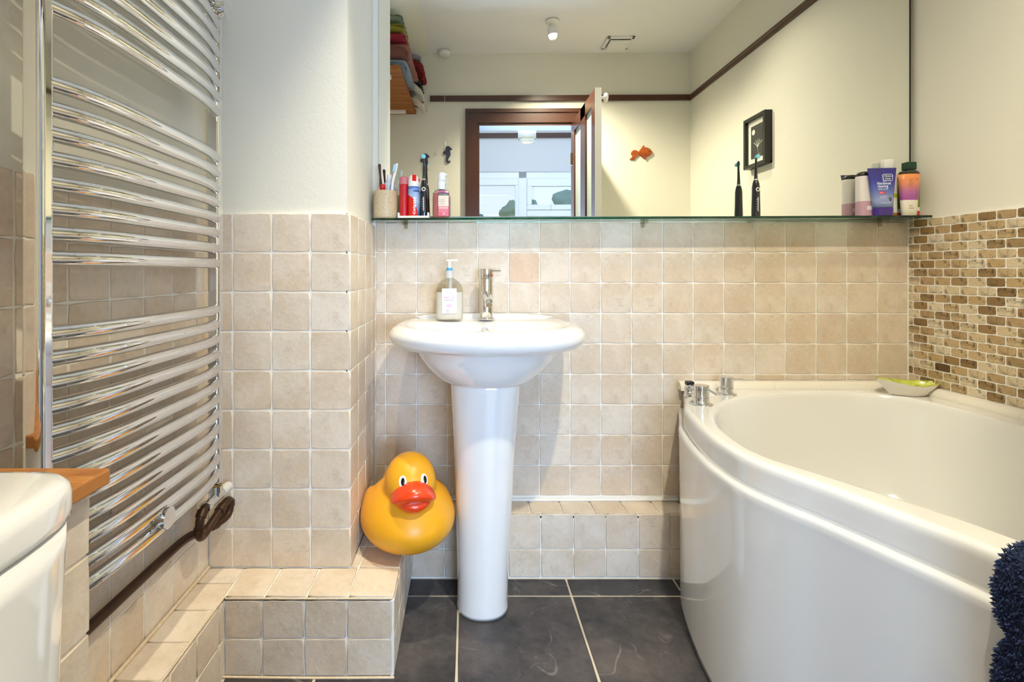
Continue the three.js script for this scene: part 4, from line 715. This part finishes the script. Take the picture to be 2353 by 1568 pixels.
{
  const x = -0.1665, t = thing('toothpaste_pump', 'blue and red toothpaste pump with white top and red flap', 'toothpaste', [x, SH(x) + TRAY, ZS + 0.005]);
  const pt = canvasTex(700, 420, (g, w, h) => {
    g.fillStyle = '#cfd8ea'; g.fillRect(0, 0, w, h); const gr = g.createLinearGradient(0, 0, 0, h); gr.addColorStop(0, '#2f62b4'); gr.addColorStop(0.12, '#8fb0dc'); gr.addColorStop(0.5, '#b9c6e2'); gr.addColorStop(1, '#2766bc'); g.fillStyle = gr; g.fillRect(0, 0, w, h);
    g.fillStyle = '#e9eef8'; for (let k = 0; k < 26; k++) { g.globalAlpha = 0.35; g.beginPath(); g.arc((k * 97) % w, 60 + (k * 53) % 320, 6 + (k * 7) % 22, 0, 7); g.fill(); } g.globalAlpha = 1;
    g.fillStyle = '#3d4f94'; g.fillRect(150, 52, 150, 26); g.fillRect(500, 52, 150, 26);
    g.fillStyle = '#e0230e'; g.beginPath(); g.moveTo(0, h); g.lineTo(0, 120); g.quadraticCurveTo(120, 130, 165, 200); g.quadraticCurveTo(215, 290, 255, h); g.closePath(); g.fill();
    g.save(); g.translate(212, 396); g.rotate(-Math.PI / 2); g.fillStyle = '#fff'; g.font = 'bold 66px sans-serif'; g.fillText('Colgate', 0, -22); g.font = 'bold 36px sans-serif'; g.restore();
  });
  const bm = print(pt, 0.3); pt.wrapS = THREE.RepeatWrapping;
  const bd = obj('canister', new THREE.CylinderGeometry(0.0172, 0.0172, 0.094, 40, 1, true).rotateY(-1.30).translate(0, 0.047, 0), bm, t);
  obj('canister_ends', [at(cyl(0.0172, 0.0172, 0.001, 32), 0, 0.0005, 0)], M.whitePlastic, t);
  obj('collar', at(lathe([[0.0172, 0], [0.0176, 0.001], [0.0176, 0.016], [0.0165, 0.022], [0.0125, 0.034], [0.009, 0.0375], [0, 0.038]], 36), 0, 0.094, 0), M.whitePlastic, t);
  obj('flap', [at(rb(0.0135, 0.022, 0.006, 0.002).rotateX(-0.25), 0.003, 0.1205, 0.0125), at(rb(0.006, 0.010, 0.008, 0.002), 0.0165, 0.114, 0.002)], std('#e11209', 0.35), t); void bd;
}
function electricBrush(label, pos) {
  const t = thing('electric_toothbrush', label, 'toothbrush', pos, 0, 'black electric toothbrushes');
  const blk = phy('#0d0e12', 0.25, { clearcoat: 0.6 });
  obj('handle', loft([[0, 0.0118, 0.0118], [0.001, 0.0125, 0.0125], [0.02, 0.0125, 0.013], [0.06, 0.0112, 0.0125], [0.095, 0.0108, 0.012], [0.108, 0.0090, 0.0098], [0.116, 0.0068, 0.0068], [0.1165, 0.006, 0.006]].map(([y, a, b]) => ring(0, a, 0, b, b, y, 2.2, 2.2, 32)), { capStart: true, capEnd: true }), blk, t);
  obj('power_button', [at(new THREE.TorusGeometry(0.0052, 0.0016, 10, 24), 0, 0.086, 0.0118)], std('#e8e6dc', 0.35), t);
  obj('button_centre', at(new THREE.SphereGeometry(0.0038, 14, 10).scale(1, 1, 0.4), 0, 0.086, 0.0118), std('#2a1208', 0.4), t);
  obj('mode_strip', at(rb(0.0026, 0.045, 0.001, 0.0004), 0, 0.039, 0.0127), std('#dcdcdc', 0.5), t);
  for (let k = 0; k < 5; k++) obj('mode_mark', at(rb(0.0026, 0.0016, 0.001, 0.0004), -0.0038, 0.024 + 0.0075 * k, 0.0122), std('#dcdcdc', 0.5), t);
  obj('ring', at(lathe([[0.0066, 0], [0.0068, 0.001], [0.0062, 0.004], [0.0055, 0.0045]], 24), 0, 0.1166, 0), M.chrome, t);
  const nk = obj('neck', loft([[0.118, 0.0055, 0.0055, 0], [0.145, 0.0042, 0.0045, 0], [0.168, 0.0034, 0.004, 0.001], [0.182, 0.0030, 0.0038, 0.0015], [0.190, 0.0048, 0.0035, 0.001], [0.198, 0.0040, 0.003, 0.001], [0.201, 0.0015, 0.0015, 0.001]].map(([y, a, b, z]) => ring(0, a, z, b, b, y, 2, 2, 20)), { capStart: true, capEnd: true }), blk, t);
  obj('bristles', [at(cyl(0.0066, 0.0062, 0.011, 24).rotateX(Math.PI / 2), 0, 0.1905, 0.0095)], std('#7fd0dc', 0.7), nk);
  return t;
}
{ const x = -0.134; electricBrush('black electric toothbrush standing on the white tray', [x, SH(x) + TRAY, ZS + 0.002]); }
{ const x = 0.9245; electricBrush('black electric toothbrush standing alone on the glass shelf', [x, SH(x), ZS + 0.014]); }
{
  const x = -0.0785, t = thing('face_wash_bottle', 'clear pump bottle of pink face wash on the glass shelf', 'bottle', [x, SH(x), ZS]);
  const rw = [[0, 0.024, 0.016, 5], [0.002, 0.0265, 0.0185, 6], [0.010, 0.0272, 0.0192, 6], [0.084, 0.0272, 0.0192, 6], [0.089, 0.0255, 0.018, 5], [0.092, 0.018, 0.014, 3], [0.094, 0.0115, 0.0115, 2]];
  obj('bottle', ovalBody(rw), M.clear, t);
  obj('liquid', ovalBody([[0.0035, 0.023, 0.0155, 5], [0.006, 0.0252, 0.0175, 6], [0.010, 0.0258, 0.018, 6], [0.081, 0.0258, 0.018, 6], [0.0815, 0.0250, 0.0172, 6]]), phy('#e8848a', 0.3, { transmission: 0.25, thickness: 0 }), t);
  obj('label', labelPatch(0.0275, 0.0195, 6, 0.008, 0.087, -0.30, 0.86), print(canvasTex(220, 512, (g, w, h) => {
    g.fillStyle = '#eddcc8'; g.fillRect(0, 0, w, h); g.fillStyle = '#d9589a'; g.fillRect(0, 0, w * 0.7, 34); g.fillStyle = '#2c1c18'; g.fillRect(0, 34, w, 56); g.fillStyle = '#fff'; g.font = '36px sans-serif'; g.fillText('Neutrogena', 14, 75);
    g.fillStyle = '#8f7468'; g.font = '30px sans-serif'; g.fillText('CLEAR &', 14, 192); g.fillText('RADIANT', 14, 230); g.font = '26px sans-serif'; g.fillText('Face Wash', 14, 272);
    g.fillStyle = '#e66f7c'; g.fillRect(0, 312, w, 200); g.fillStyle = '#f6b4b4'; g.fillRect(10, 324, 196, 44); g.fillStyle = '#f2a3a6'; for (let k = 0; k < 4; k++) g.fillRect(12, 382 + 14 * k, 180 - 20 * (k % 2), 5); g.strokeStyle = '#fff'; g.lineWidth = 5; g.strokeRect(104, 448, 34, 40);
  })), t);
  obj('pump_collar', at(lathe([[0.0125, 0], [0.0128, 0.001], [0.0128, 0.024], [0.0120, 0.026], [0, 0.026]], 28), 0, 0.0945, 0), M.whitePlastic, t);
  obj('pump_head', loft([[0.1205, 0.0118, 0.0118], [0.138, 0.0112, 0.0112], [0.146, 0.0105, 0.0095], [0.150, 0.006, 0.005]].map(([y, a, b]) => ring(0.002, a, 0, b, b, y, 3, 3, 28)), { capStart: true, capEnd: true }), M.whitePlastic, t);
  obj('nozzle', [at(rb(0.012, 0.007, 0.010, 0.002), 0.0125, 0.143, 0.002), at(rb(0.006, 0.003, 0.006, 0.001), 0.0155, 0.128, 0.002)], M.whitePlastic, t);
}
// ------------------------------------------------------------------ things on the glass shelf, right
{
  const x = 1.322, t = thing('blue_scrub_tube', 'blue tube of face scrub standing on its purple cap', 'tube', [x, SH(x), -1.622]);
  t.rotation.z = 0.02;
  const tp = (y) => { const u = (y - 0.026) / 0.126; return [0.0300 + 0.0165 * u, 0.0155 * (1 - u) + 0.0012]; };
  obj('cap', ovalBody([[0, 0.0290, 0.0150, 2.4], [0.002, 0.0300, 0.0158, 2.4], [0.024, 0.0305, 0.0163, 2.4], [0.0255, 0.0298, 0.0158, 2.4]]), phy('#3a1488', 0.25, { clearcoat: 0.6 }), t);
  const bt = canvasTex(420, 560, (g, w, h) => {
    const gr = g.createLinearGradient(0, 0, 0, h); gr.addColorStop(0, '#2a1c86'); gr.addColorStop(0.28, '#20249a'); gr.addColorStop(0.55, '#5064b4'); gr.addColorStop(0.8, '#8b98c8'); gr.addColorStop(1, '#7a8cc0'); g.fillStyle = gr; g.fillRect(0, 0, w, h);
    g.fillStyle = '#9fb0d8'; g.fillRect(196, 96, 60, 96); g.fillStyle = '#2a2270'; g.strokeStyle = '#d8e2f4'; g.lineWidth = 8; g.beginPath(); g.roundRect(208, 90, 150, 92, 18); g.fill(); g.stroke(); g.fillStyle = '#dfe6f6'; g.font = 'italic bold 38px serif'; g.fillText('Clean &', 220, 128); g.fillText('Clear', 226, 166);
    g.fillStyle = '#f2f5ff'; g.font = 'bold 46px sans-serif'; g.fillText('blackhead', 98, 236); g.fillText('clearing', 98, 278); g.font = '34px sans-serif'; g.fillText('daily scrub', 102, 312);
    g.fillStyle = '#d8284e'; g.beginPath(); g.roundRect(102, 336, 108, 34, 8); g.fill(); g.fillStyle = '#fff'; g.font = '22px sans-serif'; g.fillText('oil free', 114, 361); g.fillStyle = '#c3cdea'; for (let k = 0; k < 3; k++) g.fillRect(104, 396 + 16 * k, 150 - 20 * k, 5);
    g.fillStyle = '#20243a'; g.beginPath(); g.arc(300, 444, 38, 0, 7); g.fill(); g.strokeStyle = '#e6ecf8'; g.lineWidth = 4; g.stroke(); g.beginPath(); g.moveTo(284, 466); g.quadraticCurveTo(290, 426, 314, 420); g.stroke(); g.fillStyle = '#c9d3ec'; g.fillRect(112, 494, 190, 6);
  });
  const rows = []; for (let k = 0; k <= 8; k++) { const y = 0.026 + 0.126 * k / 8, [a, b] = tp(y); rows.push([y, a, b, 2.3]); }
  obj('tube_body', ovalBody(rows, 40, { uv: (p) => { const [a] = tp(p[1]); return [0.5 + 0.5 * p[0] / a, (p[1] - 0.026) / 0.126]; } }), phy('#ffffff', 0.25, { map: bt, clearcoat: 0.6, clearcoatRoughness: 0.1 }), t);
}
{
  const x = 1.2905, t = thing('pink_lotion_bottle', 'white and dusty pink bottle with black shoulders beside the blue tube', 'bottle', [x, SH(x), -1.650]);
  const bt = canvasTex(400, 500, (g, w, h) => { g.fillStyle = '#eae2e0'; g.fillRect(0, 0, w, h); g.fillStyle = '#c99fb0'; g.fillRect(0, h * 0.62, w, h); g.fillStyle = '#efe8e8'; g.beginPath(); g.arc(290, 250, 72, 0, 7); g.fill(); g.fillStyle = '#f0e6ea'; g.fillRect(130, 370, 200, 50); g.fillStyle = '#7d6a50'; g.font = '34px serif'; g.textAlign = 'center'; g.fillText('the', 260, 110); g.fillText('Bloom', 260, 150); });
  obj('bottle', ovalBody([[0, 0.026, 0.017, 3], [0.002, 0.029, 0.019, 3], [0.126, 0.029, 0.019, 3], [0.130, 0.0285, 0.0188, 3]], 40, { uv: (p) => [0.5 + p[0] / 0.06, p[1] / 0.13] }), std('#ffffff', 0.35, { map: bt }), t);
  obj('shoulder', ovalBody([[0.130, 0.0283, 0.0186, 3], [0.138, 0.027, 0.0178, 2.8], [0.144, 0.022, 0.0155, 2.4], [0.146, 0.012, 0.010, 2]]), phy('#1d1b14', 0.2, { clearcoat: 0.7 }), t);
}
{
  const x = 1.3665, t = thing('white_lotion_bottle', 'white bottle with tall cap and lime stripe behind the blue tube', 'bottle', [x, SH(x), -1.6575]);
  obj('bottle', ovalBody([[0, 0.024, 0.014, 3], [0.002, 0.026, 0.0155, 3], [0.135, 0.026, 0.0155, 3], [0.145, 0.022, 0.014, 2.5], [0.148, 0.019, 0.013, 2.2]]), M.whitePlastic, t);
  obj('lime_stripe', labelPatch(0.0262, 0.0157, 3, 0.062, 0.074, -0.99, 0.99), std('#b6c418', 0.4), t);
  obj('brown_base', labelPatch(0.0263, 0.0158, 3, 0.002, 0.013, -0.99, 0.99), std('#a9762a', 0.4), t);
  obj('cap', ovalBody([[0.148, 0.0205, 0.0135, 2.6], [0.182, 0.0195, 0.013, 2.6], [0.185, 0.017, 0.011, 2.4]]), M.whitePlastic, t);
}
{
  const x = 1.4055, t = thing('body_scrub_tube', 'orange to purple tube with dark green cap at the shelf end', 'tube', [x, SH(x), -1.6225]);
  const tp = (y) => { const u = y / 0.131; return [0.0225 + 0.0095 * u, 0.010 + 0.006 * u]; };
  const bt = canvasTex(300, 600, (g, w, h) => { const gr = g.createLinearGradient(0, 0, 0, h); gr.addColorStop(0, '#f59a52'); gr.addColorStop(0.22, '#e8916a'); gr.addColorStop(0.45, '#b768a8'); gr.addColorStop(0.62, '#a64fa4'); gr.addColorStop(0.625, '#efe9dc'); gr.addColorStop(1, '#e9e2cf'); g.fillStyle = gr; g.fillRect(0, 0, w, h); g.fillStyle = '#a06a58'; for (let k = 0; k < 7; k++) g.fillRect(88, 76 + k * 18, 70 - (k % 3) * 12, 6); g.strokeStyle = '#6a3a28'; g.lineWidth = 4; g.beginPath(); g.arc(210, 76, 12, 0, 7); g.stroke(); g.fillStyle = '#6a4a28'; g.font = 'bold 30px serif'; g.fillText('Foot', 96, 468); g.fillText('Scrub', 96, 502); g.save(); g.translate(222, 330); g.rotate(-Math.PI / 2); g.fillStyle = '#5a2450'; g.fillRect(0, 0, 130, 6); g.restore(); });
  const rows = []; for (let k = 0; k <= 6; k++) { const y = 0.131 * k / 6, [a, b] = tp(y); rows.push([y, a, b, 2.4]); }
  obj('tube_body', ovalBody(rows, 40, { uv: (p) => { const [a] = tp(p[1]); return [0.5 + 0.5 * p[0] / a, p[1] / 0.131]; } }), phy('#ffffff', 0.35, { map: bt, clearcoat: 0.3 }), t);
  obj('shoulder', ovalBody([[0.131, 0.0318, 0.0158, 2.4], [0.138, 0.0300, 0.0152, 2.3], [0.143, 0.022, 0.014, 2.2], [0.1445, 0.015, 0.0125, 2]]), phy('#0e1c12', 0.15, { clearcoat: 1 }), t);
  obj('cap', at(rb(0.031, 0.0245, 0.024, 0.003), 0, 0.1575, 0), std('#0d3a24', 0.35), t);
}
{
  const x = 1.4455, t = thing('olive_bottle', 'small olive bottle with red base behind the orange tube', 'bottle', [x, SH(x), -1.6545]);
  obj('bottle', lathe([[0.0165, 0.030], [0.017, 0.032], [0.017, 0.110], [0.012, 0.120], [0, 0.120]], 28), std('#7f8a1c', 0.35), t);
  obj('white_band', at(cyl(0.0168, 0.0168, 0.012, 28), 0, 0.024, 0), M.whitePlastic, t);
  obj('red_base', lathe([[0, 0], [0.016, 0], [0.017, 0.002], [0.017, 0.018], [0, 0.018]], 28), std('#c02a1c', 0.35), t);
  obj('cap', at(lathe([[0.011, 0], [0.011, 0.016], [0.009, 0.018], [0, 0.018]], 24), 0, 0.120, 0), M.black, t);
}

renderer.render(scene, camera);
